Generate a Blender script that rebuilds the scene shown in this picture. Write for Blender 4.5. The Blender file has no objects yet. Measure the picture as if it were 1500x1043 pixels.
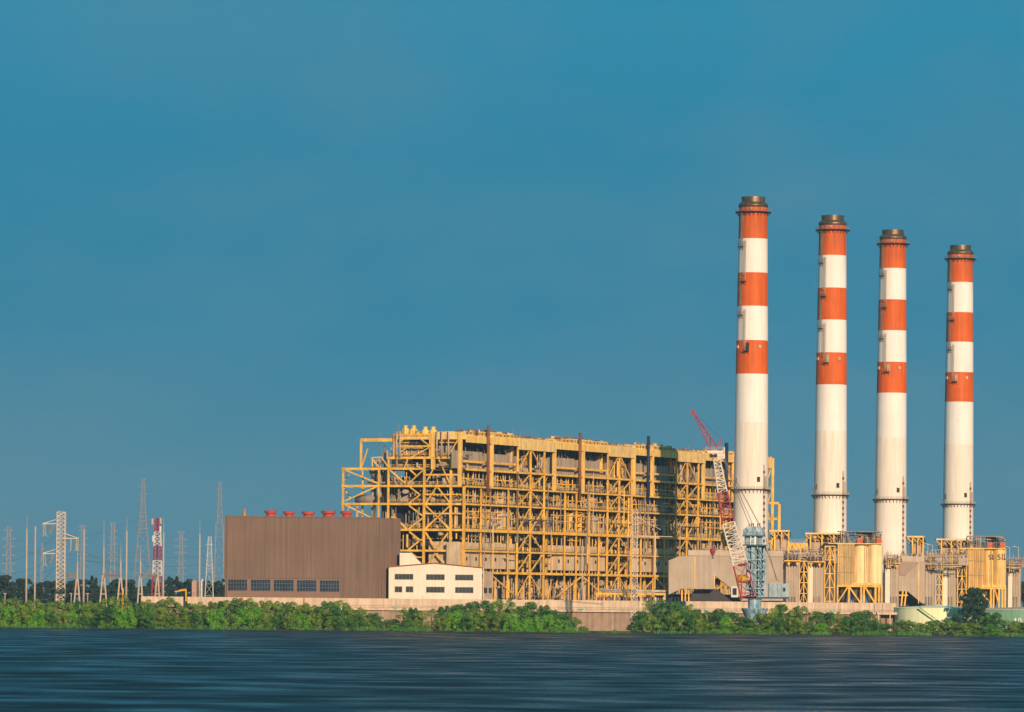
import bpy, math, random
from math import sin, cos, pi, radians, sqrt
from mathutils import Vector, Matrix
random.seed(11)
SC = bpy.context.scene
COL = SC.collection
V = Vector
# ------------------------------------------------------------------ camera model (12 m above the river flats, long lens)
F = 7500.0; CX = 750.0; CY = 875.0; ROLL = radians(0.52); CAMZ = 12.0
CA, SA = cos(ROLL), sin(ROLL)
def ray(x, y):
    u = x-CX; v = CY-y
    return V(((u*CA - v*SA)/F, 1.0, (u*SA + v*CA)/F))
def P(x, y, D):
    r = ray(x, y); return V((r.x*D, D, CAMZ + r.z*D))
def hit(x, y, o, n):
    r = ray(x, y); t = (V(o)-V((0, 0, CAMZ))).dot(n)/r.dot(n)
    return V((0, 0, CAMZ)) + r*t
def Q(x, D, z):
    """ground position seen in column x at distance D, at height z"""
    h = (z-CAMZ)/D*F
    X = (x-CX)*D/F/CA - (h*SA)*D/F
    return V((X, D, z))
# ------------------------------------------------------------------ materials
MATS = {}
def M(name, col, rough=.8, var=.18, streak=.0, metal=0., rust=0., rustcol=(.16, .07, .03), scale=.35, bump=0., stz=.06, spec=.3):
    if name in MATS: return MATS[name]
    m = bpy.data.materials.new(name); m.use_nodes = True; MATS[name] = m
    nt = m.node_tree; N = nt.nodes; L = nt.links
    b = N['Principled BSDF']; b.inputs['Roughness'].default_value = rough; b.inputs['Metallic'].default_value = metal
    b.inputs['Specular IOR Level'].default_value = spec
    geo = N.new('ShaderNodeNewGeometry')
    def noise(sc, det, sz=1.):
        mp = N.new('ShaderNodeMapping'); mp.inputs['Scale'].default_value = (1, 1, sz)
        L.new(geo.outputs['Position'], mp.inputs['Vector'])
        n = N.new('ShaderNodeTexNoise'); n.inputs['Scale'].default_value = sc; n.inputs['Detail'].default_value = det
        L.new(mp.outputs['Vector'], n.inputs['Vector']); return n
    def ramp(src, lo, hi, a, c):
        r = N.new('ShaderNodeMapRange'); r.inputs['From Min'].default_value = lo; r.inputs['From Max'].default_value = hi
        r.inputs['To Min'].default_value = a; r.inputs['To Max'].default_value = c
        L.new(src, r.inputs['Value']); return r.outputs['Result']
    def mul(a, bsock):
        x = N.new('ShaderNodeMath'); x.operation = 'MULTIPLY'; L.new(a, x.inputs[0]); L.new(bsock, x.inputs[1]); return x.outputs[0]
    f = ramp(noise(scale, 6).outputs['Fac'], .3, .7, 1-var, 1+var*.5)
    if streak: f = mul(f, ramp(noise(.9, 4, stz).outputs['Fac'], .35, .65, 1-streak, 1+streak*.3))
    mx = N.new('ShaderNodeVectorMath'); mx.operation = 'SCALE'; mx.inputs[0].default_value = col
    L.new(f, mx.inputs['Scale']); out = mx.outputs[0]
    if rust:
        r = ramp(noise(scale*1.7, 8, .35).outputs['Fac'], .72-rust*.3, .80-rust*.2, 0, 1)
        mm = N.new('ShaderNodeMix'); mm.data_type = 'RGBA'
        L.new(r, mm.inputs['Factor']); L.new(out, mm.inputs['A']); mm.inputs['B'].default_value = (*rustcol, 1); out = mm.outputs['Result']
    L.new(out, b.inputs['Base Color'])
    if bump:
        bp = N.new('ShaderNodeBump'); bp.inputs['Strength'].default_value = bump; bp.inputs['Distance'].default_value = .3
        L.new(noise(scale*4, 6).outputs['Fac'], bp.inputs['Height']); L.new(bp.outputs['Normal'], b.inputs['Normal'])
    return m
YEL = M('yellow_steel', (.97, .54, .085), .7, .28, .22, rust=.26, rustcol=(.30, .14, .05))
YEL2 = M('pale_yellow_steel', (.93, .60, .16), .75, .15, .2, rust=.2, rustcol=(.32, .16, .06))
CREAM = M('cream_girder', (.92, .63, .24), .8, .18, .25, rust=.2, rustcol=(.35, .2, .08))
TAN = M('tan_cladding', (.46, .35, .25), .8, .2, .25, rust=.15, rustcol=(.25, .14, .07))
PANEL = M('grey_cladding', (.42, .345, .27), .75, .15, .25)
GREY = M('grey_steel', (.30, .25, .21), .7, .3, .2, rust=.35)
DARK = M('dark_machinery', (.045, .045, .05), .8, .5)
CORE = M('shaded_boiler_core', (.022, .03, .045), .9, .5, .3)  # near-black navy, the shade of the inner bays put into the colour
GRATE = M('floor_grating', (.15, .11, .08), .9, .3)
RUSTY = M('rusty_steel', (.22, .09, .05), .85, .4)
LAG = M('lagging_metal', (.54, .43, .32), .55, .2, .2)
ORANGE = M('orange_paint', (.70, .118, .003), .62, .12, .18, scale=.15)
def soot(m, z0, z1, col, amt):
    nt = m.node_tree; N = nt.nodes; L = nt.links; b = N['Principled BSDF']; src = b.inputs['Base Color'].links[0].from_socket
    geo = N.new('ShaderNodeNewGeometry'); sp = N.new('ShaderNodeSeparateXYZ'); L.new(geo.outputs['Position'], sp.inputs[0])
    r = N.new('ShaderNodeMapRange'); r.inputs['From Min'].default_value = z0; r.inputs['From Max'].default_value = z1; L.new(sp.outputs['Z'], r.inputs['Value'])
    mp = N.new('ShaderNodeMapping'); mp.inputs['Scale'].default_value = (1, 1, .05); L.new(geo.outputs['Position'], mp.inputs['Vector'])
    n = N.new('ShaderNodeTexNoise'); n.inputs['Scale'].default_value = 1.1; n.inputs['Detail'].default_value = 5; L.new(mp.outputs['Vector'], n.inputs['Vector'])
    r2 = N.new('ShaderNodeMapRange'); r2.inputs['From Min'].default_value = .4; r2.inputs['From Max'].default_value = .65; r2.inputs['To Max'].default_value = amt; L.new(n.outputs['Fac'], r2.inputs['Value'])
    mu = N.new('ShaderNodeMath'); mu.operation = 'MULTIPLY'; L.new(r.outputs['Result'], mu.inputs[0]); L.new(r2.outputs['Result'], mu.inputs[1])
    mm = N.new('ShaderNodeMix'); mm.data_type = 'RGBA'; L.new(mu.outputs[0], mm.inputs['Factor']); L.new(src, mm.inputs['A']); mm.inputs['B'].default_value = (*col, 1); L.new(mm.outputs['Result'], b.inputs['Base Color'])
soot(ORANGE, 156, 169, (.16, .05, .03), .8)
WHITE = M('white_paint', (.84, .80, .74), .65, .04, .06, scale=.15, rust=.03, rustcol=(.70, .60, .50))
WHITE2 = M('weathered_white_paint', (.84, .775, .69), .7, .05, .06, scale=.12, rust=.05, rustcol=(.66, .52, .36))
CAPM = M('stack_cap_metal', (.24, .165, .10), .45, .35, .35, metal=.7)
BLACK = M('dark_steel', (.035, .03, .035), .7, .3)
BROWN = M('brown_cladding', (.20, .128, .095), .7, .12, .2, scale=.07, stz=.03)
BROWN2 = M('pale_brown_plinth', (.24, .15, .11), .8, .08)
GLASS = M('window_glass', (.02, .04, .07), .18, .5, spec=.6)
MULL = M('window_frame_metal', (.17, .16, .15), .6, .1)
REDV = M('red_ventilator_paint', (.46, .07, .045), .7, .2)
OFFW = M('office_white', (.80, .72, .58), .8, .04, .08, rust=.03, rustcol=(.5, .36, .22))
ROOFR = M('red_roof_edge', (.33, .11, .06), .8, .2)
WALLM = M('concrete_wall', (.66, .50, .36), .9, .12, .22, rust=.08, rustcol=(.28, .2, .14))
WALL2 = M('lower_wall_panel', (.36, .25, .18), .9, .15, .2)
CONC = M('concrete_pole', (.46, .38, .31), .9, .12)
GALV = M('galvanised_steel', (.66, .53, .40), .6, .15)
PALEG = M('pale_lattice', (.62, .60, .56), .7, .1)
FARG = M('far_lattice', (.30, .28, .28), .8, .1)
MAGN = M('red_mast_paint', (.30, .035, .075), .7, .1)
WIRE = M('wire', (.10, .10, .10), .7, .1)
SILO = M('silo_yellow', (.88, .57, .19), .65, .12, .35, rust=.1, rustcol=(.66, .32, .05))
SILOD = M('silo_ribbed_ochre', (.62, .44, .20), .75, .15, .3)
ORBOX = M('orange_box_paint', (.62, .13, .05), .7, .15)
BLUE = M('crane_blue', (.27, .48, .60), .65, .35, .6, rust=.6, rustcol=(.62, .56, .50), scale=.8, stz=.12)
BLUED = M('crane_dark_blue', (.03, .10, .18), .7, .3)
CRED = M('crane_red', (.38, .045, .06), .65, .25)
CWHT = M('crane_white', (.74, .66, .56), .7, .15, rust=.2)
ROPE = M('wire_rope', (.16, .14, .12), .7, .1)
DUCTG = M('duct_grey', (.46, .37, .285), .8, .08, .15)
DUCTL = M('duct_light_band', (.55, .44, .33), .8, .1, .1)
TANKP = M('pale_green_tank', (.90, .92, .56), .7, .06, .12)
TANKG = M('green_tank', (.20, .40, .27), .7, .08, .12)
STAIRG = M('green_stair_paint', (.04, .22, .12), .7, .1)
LETT = M('black_lettering', (.025, .022, .02), .8, .1)
LETW = M('white_lettering', (.8, .76, .7), .8, .05)
BARK = M('mangrove_bark', (.045, .045, .03), .95, .3)
SOIL = M('soil', (.10, .085, .055), 1., .35, scale=.05, spec=.0)
MUD = M('river_mud', (.016, .016, .016), 1., .25, scale=.02, spec=.0)
APRON = M('concrete_apron', (.28, .24, .19), .95, .2, scale=.1)
WATER = bpy.data.materials.new('river_water'); WATER.use_nodes = True
def _w():
    nt = WATER.node_tree; N = nt.nodes; L = nt.links; b = N['Principled BSDF']
    b.inputs['Base Color'].default_value = (.008, .011, .010, 1); b.inputs['IOR'].default_value = 1.33; b.inputs['Specular IOR Level'].default_value = .06
    geo = N.new('ShaderNodeNewGeometry')
    def nz(sx_, sy_, det):
        mp = N.new('ShaderNodeMapping'); mp.inputs['Scale'].default_value = (sx_, sy_, 1); L.new(geo.outputs['Position'], mp.inputs['Vector'])
        n = N.new('ShaderNodeTexNoise'); n.inputs['Scale'].default_value = 1; n.inputs['Detail'].default_value = det; L.new(mp.outputs['Vector'], n.inputs['Vector']); return n
    r = N.new('ShaderNodeMapRange'); r.inputs['From Min'].default_value = .35; r.inputs['From Max'].default_value = .65; r.inputs['To Min'].default_value = .2; r.inputs['To Max'].default_value = .5
    L.new(nz(.05, .045, 7).outputs['Fac'], r.inputs['Value']); L.new(r.outputs['Result'], b.inputs['Roughness'])
    bp = N.new('ShaderNodeBump'); bp.inputs['Strength'].default_value = .8; bp.inputs['Distance'].default_value = .5
    L.new(nz(.9, .25, 7).outputs['Fac'], bp.inputs['Height']); L.new(bp.outputs['Normal'], b.inputs['Normal'])
_w()
TEAL = M('teal_lamp_glass', (.12, .55, .42), .5, .1)
def leafmat(name, c1, c2):
    m = bpy.data.materials.new(name); m.use_nodes = True; nt = m.node_tree; N = nt.nodes; L = nt.links
    b = N['Principled BSDF']; b.inputs['Roughness'].default_value = .75; b.inputs['Specular IOR Level'].default_value = .15
    geo = N.new('ShaderNodeNewGeometry'); n = N.new('ShaderNodeTexNoise'); n.inputs['Scale'].default_value = .42; n.inputs['Detail'].default_value = 4
    L.new(geo.outputs['Position'], n.inputs['Vector'])
    r = N.new('ShaderNodeMapRange'); r.inputs['From Min'].default_value = .35; r.inputs['From Max'].default_value = .65
    L.new(n.outputs['Fac'], r.inputs['Value'])
    ad = N.new('ShaderNodeMath'); ad.operation = 'MULTIPLY_ADD'; ad.inputs[1].default_value = .12; L.new(geo.outputs['Random Per Island'], ad.inputs[0]); 
    hl = N.new('ShaderNodeMath'); hl.operation = 'MULTIPLY'; hl.inputs[1].default_value = .85; L.new(r.outputs['Result'], hl.inputs[0]); L.new(hl.outputs[0], ad.inputs[2])
    mm = N.new('ShaderNodeMix'); mm.data_type = 'RGBA'; L.new(ad.outputs[0], mm.inputs['Factor'])
    mm.inputs['A'].default_value = (*c1, 1); mm.inputs['B'].default_value = (*c2, 1)  # noise blends a dark gap tone and a lit tone, clump shading in colour
    L.new(mm.outputs['Result'], b.inputs['Base Color'])
    return m
LEAF = leafmat('mangrove_leaf', (.045, .125, .018), (.25, .37, .05))
LEAFB = leafmat('dark_green_leaf', (.014, .075, .018), (.11, .27, .045))
LEAFG = leafmat('bright_green_leaf', (.06, .26, .012), (.18, .40, .03))
LEAFD = leafmat('dark_leaf', (.014, .045, .03), (.04, .09, .05))
LEAFF = leafmat('far_leaf', (.012, .03, .022), (.025, .055, .035))
soot(WHITE2, 44, 55.5, (.62, .46, .30), .35)
soot(WHITE, 150, 156, (.62, .50, .38), .3)
# ------------------------------------------------------------------ mesh builder
class MB:
    def __init__(s): s.v = []; s.f = []; s.m = []; s.s = []
    def face(s, idx, mi=0, sm=False): s.f.append(idx); s.m.append(mi); s.s.append(sm)
    def hexa(s, c8, mi=0):
        b = len(s.v); s.v += [tuple(c) for c in c8]
        for q in ((0, 3, 2, 1), (4, 5, 6, 7), (0, 1, 5, 4), (1, 2, 6, 5), (2, 3, 7, 6), (3, 0, 4, 7)):
            s.face([b+i for i in q], mi)
    def beam(s, p, q, w, h=None, side=None, mi=0):
        p = V(p); q = V(q); d = (q-p)
        if d.length < 1e-6: return s
        d.normalize(); h = h or w
        if side is None:
            side = V((1, 0, 0)) if abs(d.z) > .999 else d.cross(V((0, 0, 1)))
        side = V(side); side = (side - d*side.dot(d)).normalized(); up = side.cross(d)
        a = side*w/2; b = up*h/2
        s.hexa([p-a-b, p+a-b, p+a+b, p-a+b, q-a-b, q+a-b, q+a+b, q-a+b], mi); return s
    def box(s, cx, cy, z0, z1, sx, sy, d=(1, 0), mi=0):
        d = V((d[0], d[1], 0)).normalized(); e = V((-d.y, d.x, 0)); c = V((cx, cy, 0))
        a = d*sx/2; b = e*sy/2; k = [c-a-b, c+a-b, c+a+b, c-a+b]
        s.hexa([V((p.x, p.y, z0)) for p in k]+[V((p.x, p.y, z1)) for p in k], mi); return s
    def tube(s, p, q, r, n=8, r2=None, mi=0, caps=True):
        p = V(p); q = V(q); d = (q-p)
        if d.length < 1e-6: return s
        d.normalize(); r2 = r if r2 is None else r2
        a = d.orthogonal().normalized(); b = d.cross(a); k = len(s.v)
        for c, rr in ((p, r), (q, r2)):
            for i in range(n):
                t = 2*pi*i/n; s.v.append(tuple(c + (a*cos(t)+b*sin(t))*rr))
        for i in range(n):
            j = (i+1) % n; s.face([k+i, k+j, k+n+j, k+n+i], mi, n >= 10)
        if caps and n > 3: s.face([k+i for i in range(n)][::-1], mi); s.face([k+n+i for i in range(n)], mi)
        return s
    def lathe(s, cx, cy, prof, n=96, mis=None):
        for k in range(len(prof)-1):
            (r0, z0), (r1, z1) = prof[k], prof[k+1]; b = len(s.v)
            for r, z in ((r0, z0), (r1, z1)):
                for i in range(n): s.v.append((cx+r*cos(2*pi*i/n), cy+r*sin(2*pi*i/n), z))
            for i in range(n):
                j = (i+1) % n; s.face([b+i, b+j, b+n+j, b+n+i], mis[k] if mis else 0, True)
        return s
    def prism(s, pts, vec, mi=0):
        b = len(s.v); n = len(pts); vec = V(vec)
        s.v += [tuple(p) for p in pts] + [tuple(V(p)+vec) for p in pts]
        s.face(list(range(b, b+n)), mi); s.face([b+n+i for i in range(n)][::-1], mi)
        for i in range(n):
            j = (i+1) % n; s.face([b+j, b+i, b+n+i, b+n+j], mi)
        return s
    def quad(s, a, b, c, d, mi=0):
        k = len(s.v); s.v += [tuple(a), tuple(b), tuple(c), tuple(d)]; s.face([k, k+1, k+2, k+3], mi); return s
class Bits:
    """many separate pieces on one thing: the 92 largest become parts of their own, the rest one part of kind stuff"""
    def __init__(s): s.p = []
    def new(s): m = MB(); s.p.append(m); return m
    def done(s, name, mats, parent, most=92):
        def size(m):
            xs, ys, zs = zip(*m.v); return (max(xs)-min(xs)+max(ys)-min(ys)+.2)*(max(zs)-min(zs)+.2)
        ps = sorted([m for m in s.p if m.v], key=size, reverse=True)
        for m in ps[:most]:
            mi = m.m[0]; m.m = [0]*len(m.m); part(name, m, mats[mi], parent)
        if ps[most:]:
            a = MB()
            for m in ps[most:]:
                k = len(a.v); a.v += m.v; a.f += [[i+k for i in f] for f in m.f]; a.m += m.m; a.s += m.s
            o = part('small_'+name, a, mats, parent); o['kind'] = 'stuff'
LOC = {}
def link(o): COL.objects.link(o); return o
def tag(o, label, cat, group=None, kind=None):
    o['label'] = label; o['category'] = cat
    if group: o['group'] = group
    if kind: o['kind'] = kind
    return o
def thing(name, label, cat, loc=(0, 0, 0), group=None):
    o = link(bpy.data.objects.new(name, None)); o.location = loc; LOC[o.name] = V(loc); o.empty_display_size = 3
    return tag(o, label, cat, group)
def part(name, mb, mat, parent=None, org=None):
    mats = mat if isinstance(mat, (list, tuple)) else [mat]
    me = bpy.data.meshes.new(name)
    o0 = LOC.get(parent.name, V((0, 0, 0))) if parent else V(org or (0, 0, 0))
    me.from_pydata([(a-o0.x, b-o0.y, c-o0.z) for a, b, c in mb.v], [], mb.f)
    for m in mats: me.materials.append(m)
    me.polygons.foreach_set('material_index', mb.m); me.polygons.foreach_set('use_smooth', mb.s); me.update()
    o = link(bpy.data.objects.new(name, me))
    if parent: o.parent = parent
    else: o.location = o0
    LOC[o.name] = o0
    return o
def single(name, mb, mat, label, cat, group=None, org=None): return tag(part(name, mb, mat, None, org), label, cat, group)
def struct(name, mb, mat):
    o = part(name, mb, mat); o['kind'] = 'structure'; return o
def lattice(mb, p, q, w0, w1, nb, r, side=(1, 0, 0), mi=0, diag=True, cross=False):
    """four legged lattice from p to q, square section w0 -> w1"""
    p = V(p); q = V(q); d = (q-p).normalized(); a = V(side); a = (a-d*a.dot(d)).normalized(); b = a.cross(d)
    cs = [(-1, -1), (1, -1), (1, 1), (-1, 1)]
    def c(t, k):
        w = (w0+(w1-w0)*t)/2; return p+(q-p)*t+a*w*cs[k][0]+b*w*cs[k][1]
    for k in range(4):
        mb.beam(c(0, k), c(1, k), r*1.5, mi=mi)
        for i in range(nb):
            t0, t1 = i/nb, (i+1)/nb; j = (k+1) % 4
            mb.beam(c(t1, k), c(t1, j), r*.8, mi=mi)
            if diag:
                if i % 2 or cross: mb.beam(c(t0, k), c(t1, j), r*.8, mi=mi)
                if not i % 2 or cross: mb.beam(c(t0, j), c(t1, k), r*.8, mi=mi)
    return mb
# stroke lettering wrapped on any surface function
def strokes(ch):
    if ch == 'S':
        pts = []
        for i in range(11):
            a = radians(20+25*i*.92); pts.append((.30+.24*cos(a), .76+.2*sin(a)*1.0))
        lo = []
        for i in range(11):
            a = radians(90-25*i*.92*1.0); lo.append((.30+.26*cos(a), .26+.24*sin(a)))
        return [pts[:10]+lo[0:]]
    if ch == 'I': return [[(.2, 0), (.2, 1)], [(.05, 0), (.35, 0)], [(.05, 1), (.35, 1)]]
    if ch == 'L': return [[(.15, 0), (.15, 1)], [(0, 1), (.3, 1)], [(0, 0), (.5, 0), (.5, .22)]]
    if ch == '1': return [[(.3, 0), (.3, 1), (.1, .8)], [(.08, 0), (.5, 0)]]
    if ch == '0': return [[(.32+.27*cos(a*pi/8), .5+.5*sin(a*pi/8)) for a in range(17)]]
    return []
ADV = {'S': .78, 'I': .55, 'L': .72, '1': .68, '0': .82}
def lettering(mb, text, surf, h, w):
    x = 0
    for ch in text:
        for st in strokes(ch):
            for a, b in zip(st, st[1:]):
                mb.beam(surf(x+a[0]*h*.8, a[1]*h), surf(x+b[0]*h*.8, b[1]*h), w, w*.9)
        x += ADV[ch]*h*.9
# ================================================================== setting
g = MB(); g.quad((-9000, -50, 0), (9000, -50, 0), (9000, 9000, 0), (-9000, 9000, 0)); struct('ground', g, SOIL)
g = MB(); n = 60; b = []
for i in range(n+1):
    x = -400+800*i/n; b.append((x, 1733+3*sin(i*1.3)+2*sin(i*.47), .035))
k = len(g.v); g.v += [(p[0], 100, .035) for p in b]+b
for i in range(n): g.face([k+i, k+i+1, k+n+2+i, k+n+1+i])
struct('river', g, WATER)
g = MB(); g.quad((-150, 1885, .02), (330, 1940, .02), (420, 2700, .02), (-150, 2700, .02)); struct('plant_yard', g, APRON)
# ================================================================== chimneys
def ring_pts(r, z, n, c=(0, 0)): return [V((c[0]+r*cos(2*pi*i/n), c[1]+r*sin(2*pi*i/n), z)) for i in range(n)]
def radius_at(z):
    T = [(0, 7.35), (40, 6.97), (102, 6.47), (170, 5.66)]
    for (z0, r0), (z1, r1) in zip(T, T[1:]):
        if z <= z1: return r0+(r1-r0)*(z-z0)/(z1-z0)
    return 5.66
def make_chimney(D, x, dirty):
    base = Q(x, D, 0)
    t = thing('chimney', '', 'chimney', base, 'red and white banded chimneys of the power station')
    def LP(mb): # shift local geometry to world
        mb.v = [(a+base.x, b+base.y, c+base.z) for a, b, c in mb.v]; return mb
    zs = [0, 40, 60, 82.8, 102.2, 115.6, 129.3, 142.7, 156.3, 169.3]
    mis = [2, 2, 2, 1, 0, 1, 0, 1, 0]
    mb = MB().lathe(0, 0, [(radius_at(z), z) for z in zs], 96, mis)
    part('shaft', LP(mb), [ORANGE, WHITE, WHITE2], t)
    mb = MB().lathe(0, 0, [(5.72, 168.9), (5.95, 169.5), (5.95, 170.0), (5.35, 170.7), (4.95, 170.9), (4.7, 171.0), (4.7, 172.6), (4.78, 172.6), (4.78, 173.1), (4.3, 173.1), (4.3, 168)], 96)
    part('stack_cap', LP(mb), CAPM, t)
    for z, r, nm in ((167.0, 7.25, 24), (56.0, 7.95, 30)):
        ri = radius_at(z)
        mb = MB().lathe(0, 0, [(ri+.02, z-.15), (r, z-.15), (r, z+.12), (ri+.02, z+.12)], 64)
        for i in range(nm):
            a = 2*pi*i/nm; ca, sa = cos(a), sin(a)
            mb.beam((ca*(r-.1), sa*(r-.1), z-.15), (ca*(ri+.05), sa*(ri+.05), z-1.6), .16)
        pf = part('platform', LP(mb), BLACK, t)
        mb = MB()
        for zz in (.65, 1.25):
            pts = ring_pts(r-.05, z+zz, 40)
            for i in range(40): mb.beam(pts[i], pts[(i+1) % 40], .07)
        for p in ring_pts(r-.05, z, 40): mb.beam(p, p+V((0, 0, 1.25)), .07)
        part('railing', LP(mb), GREY if z > 100 else LAG, pf)
    # caged ladder in short lifts with rest landings
    def lad(off, z0, z1, m):
        mb = MB(); ph = -math.acos(max(-1, min(1, off)))
        zc = z0
        def at(dz, ra, dt): # ra outwards, dt tangential
            r = radius_at(dz)+ra; return V((r*cos(ph)-sin(ph)*dt, r*sin(ph)+cos(ph)*dt, dz))
        for sd in (-.32, .32): mb.beam(at(z0, .3, sd), at(z1, .3, sd), .1)
        for sd in (-.42, 0, .42): mb.beam(at(z0+2, .95, sd), at(z1, .95, sd), .06)
        while zc < z1:
            mb.beam(at(zc, .3, -.32), at(zc, .3, .32), .07)
            if zc > z0+2 and int(zc*2) % 2 == 0:
                for a, b in (((.3, -.42), (.95, -.42)), ((.95, -.42), (.95, .42)), ((.95, .42), (.3, .42))): mb.beam(at(zc, *a), at(zc, *b), .09)
            zc += .5
        part('ladder', LP(mb), m, t)
    def landing(off, z):
        ph = -math.acos(off); r = radius_at(z); c = V((cos(ph), sin(ph), 0)); e = V((-c.y, c.x, 0))
        mb = MB(); m0 = c*(r+.75)
        mb.box(m0.x, m0.y, z-.12, z+.1, 1.5, 2.2, (c.x, c.y))
        for a in (-1.05, 0, 1.05):
            for q in (.0, .7):
                p = c*(r+.75+q)+e*a; mb.beam((p.x, p.y, z), (p.x, p.y, z+1.2), .07)
        p = c*(r+1.45); mb.beam((p+e*1.05)+V((0, 0, z+1.2)), (p-e*1.05)+V((0, 0, z+1.2)), .08)
        for a in (-.8, .8): mb.beam(c*(r+1.3)+e*a+V((0, 0, z)), c*(r)+e*a+V((0, 0, z-1.3)), .14)
        part('landing', LP(mb), BLACK, t)
    lad(-.74, 153.5, 167, GREY); landing(-.78, 153)
    lad(-.54, 139.5, 155.5, LAG); landing(-.60, 139)
    lad(-.74, 125.5, 141, GREY); landing(-.74, 125.6)
    lad(-.50, 111.5, 128, LAG); landing(-.38, 111.2)
    mb = MB(); ph = -math.acos(.72)
    for i in range(20):
        z = 15+i*2.5; r = radius_at(z)+.25; mb.box(r*cos(ph), r*sin(ph), z, z+1.0, .5, .75, (cos(ph), sin(ph)))
    r = radius_at(38)+.25
    for dt in (-.3, .3): mb.beam((r*cos(ph)-sin(ph)*dt, r*sin(ph)+cos(ph)*dt, 14), ((r-.2)*cos(ph)-sin(ph)*dt, (r-.2)*sin(ph)+cos(ph)*dt, 66), .09)
    part('ladder', LP(mb), RUSTY, t)
    # doors, service boxes and warning lights
    def plate(off, z0, z1, w, m, name, out=.25):
        ph = -math.acos(off); c = V((cos(ph), sin(ph), 0)); r = radius_at((z0+z1)/2); mb = MB()
        p = c*(r+out/2-.1); mb.box(p.x, p.y, z0, z1, out+.2, w, (c.x, c.y)); part(name, LP(mb), m, t)
    plate(-.33 if dirty == 0 else -.30, 111.4, 114.6, 1.2, BLACK if dirty == 0 else LAG, 'door')
    plate(.42, 112.4, 113.6, 1.2, LAG, 'warning_light', .5)
    plate(-.9, 112.4, 113.6, 1.2, LAG, 'warning_light', .5)
    plate(-.18, 167.7, 168.6, .7, LAG, 'warning_light', .4)
    plate(.4, 59, 61, 1.3, BLACK, 'hatch', .2)
    plate(.74, 56.3, 61.5, 1.2, LAG, 'ladder_cage_screen', 1.0)
    plate(-.82, 58.6, 60.6, .4, GREY, 'cable_box', .4)
    return t
CH = [(2050, 1099.5), (2145, 1216), (2225, 1304.5), (2318, 1403.5)]
lab = ['tallest-looking red and white chimney, leftmost of four, standing right of the crane boom',
       'second red and white banded chimney from the left, rising behind the plain yellow silo',
       'third red and white banded chimney from the left, between the two yellow silo blocks',
       'rightmost and smallest-looking red and white chimney, rising left of the lettered silo']
for i, (D, x) in enumerate(CH):
    # x is measured at the foot of the visible shaft
    c = make_chimney(D, x-1.6, i); c['label'] = lab[i]
# ================================================================== boiler house
O = Q(680, 1960, 0); dS = V((.405, .914, 0)).normalized(); eT = V((-dS.y, dS.x, 0))   # s along the long side, t into the building
H1 = 1960/F
def Z(h): return CAMZ + h*H1
def W(s, t, z): return V((O.x, O.y, 0)) + dS*s + eT*t + V((0, 0, z))
nS = V((eT.x, eT.y, 0)); nF = dS
def side(x, y, t=0): return hit(x, y, O+eT*t, nS)
def front(x, y, s=0): return hit(x, y, O+dS*s, nF)
def sx(x, t=0, y=740): p = side(x, y, t)-V((O.x, O.y, 0)); return p.dot(dS)
def tx(x, s=0, y=740): p = front(x, y, s)-V((O.x, O.y, 0)); return p.dot(eT)
LV = [0, 36, 67.5, 98, 136, 162, 187]
BT = []
def unit_thing(i, x, label):
    p = W(sx(x), 0, 0); t = thing('boiler_house', label, 'boiler house', p, 'boiler houses of the power station'); BT.append(t); return t
B = [unit_thing(0, 674, 'leftmost boiler house, wide cross-braced yellow frame above the white office and brown shed'),
     unit_thing(1, 812, 'second open yellow boiler house from the left, behind the pale lattice mast'),
     unit_thing(2, 927, 'third open yellow boiler house, between the dark pipe and the crane boom'),
     unit_thing(3, 1031, 'rightmost boiler house, partly hidden behind the crane boom and first chimney')]
def column(u, s, t, z0, z1, w=.95, m=YEL, name='column'):
    part(name, MB().beam(W(s, t, z0), W(s, t, z1), w, w, side=dS), m, B[u])
def hbeam(u, s0, t0, s1, t1, z, w=.5, h=.95, m=YEL, name='beam'):
    part(name, MB().beam(W(s0, t0, z), W(s1, t1, z), w, h), m, B[u])
def brace(u, p, q, w=.62, m=YEL):
    w *= .6; part('brace', MB().beam(p, q, w*.8, w), m, B[u])
def rail(mb, p, q, n=None, h=1.15, r=.06, mi=0):
    p = V(p); q = V(q); L = (q-p).length; n = n or max(2, int(L/2.5))
    for k in (.5, 1): mb.beam(p+V((0, 0, h*k)), q+V((0, 0, h*k)), r, mi=mi)
    for i in range(n+1):
        a = p+(q-p)*i/n; mb.beam(a, a+V((0, 0, h)), r, mi=mi)
PIPES = [Bits() for _ in range(4)]; EQ = [Bits() for _ in range(4)]; ROOF = [Bits() for _ in range(4)]; RODS = [Bits() for _ in range(4)]
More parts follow.
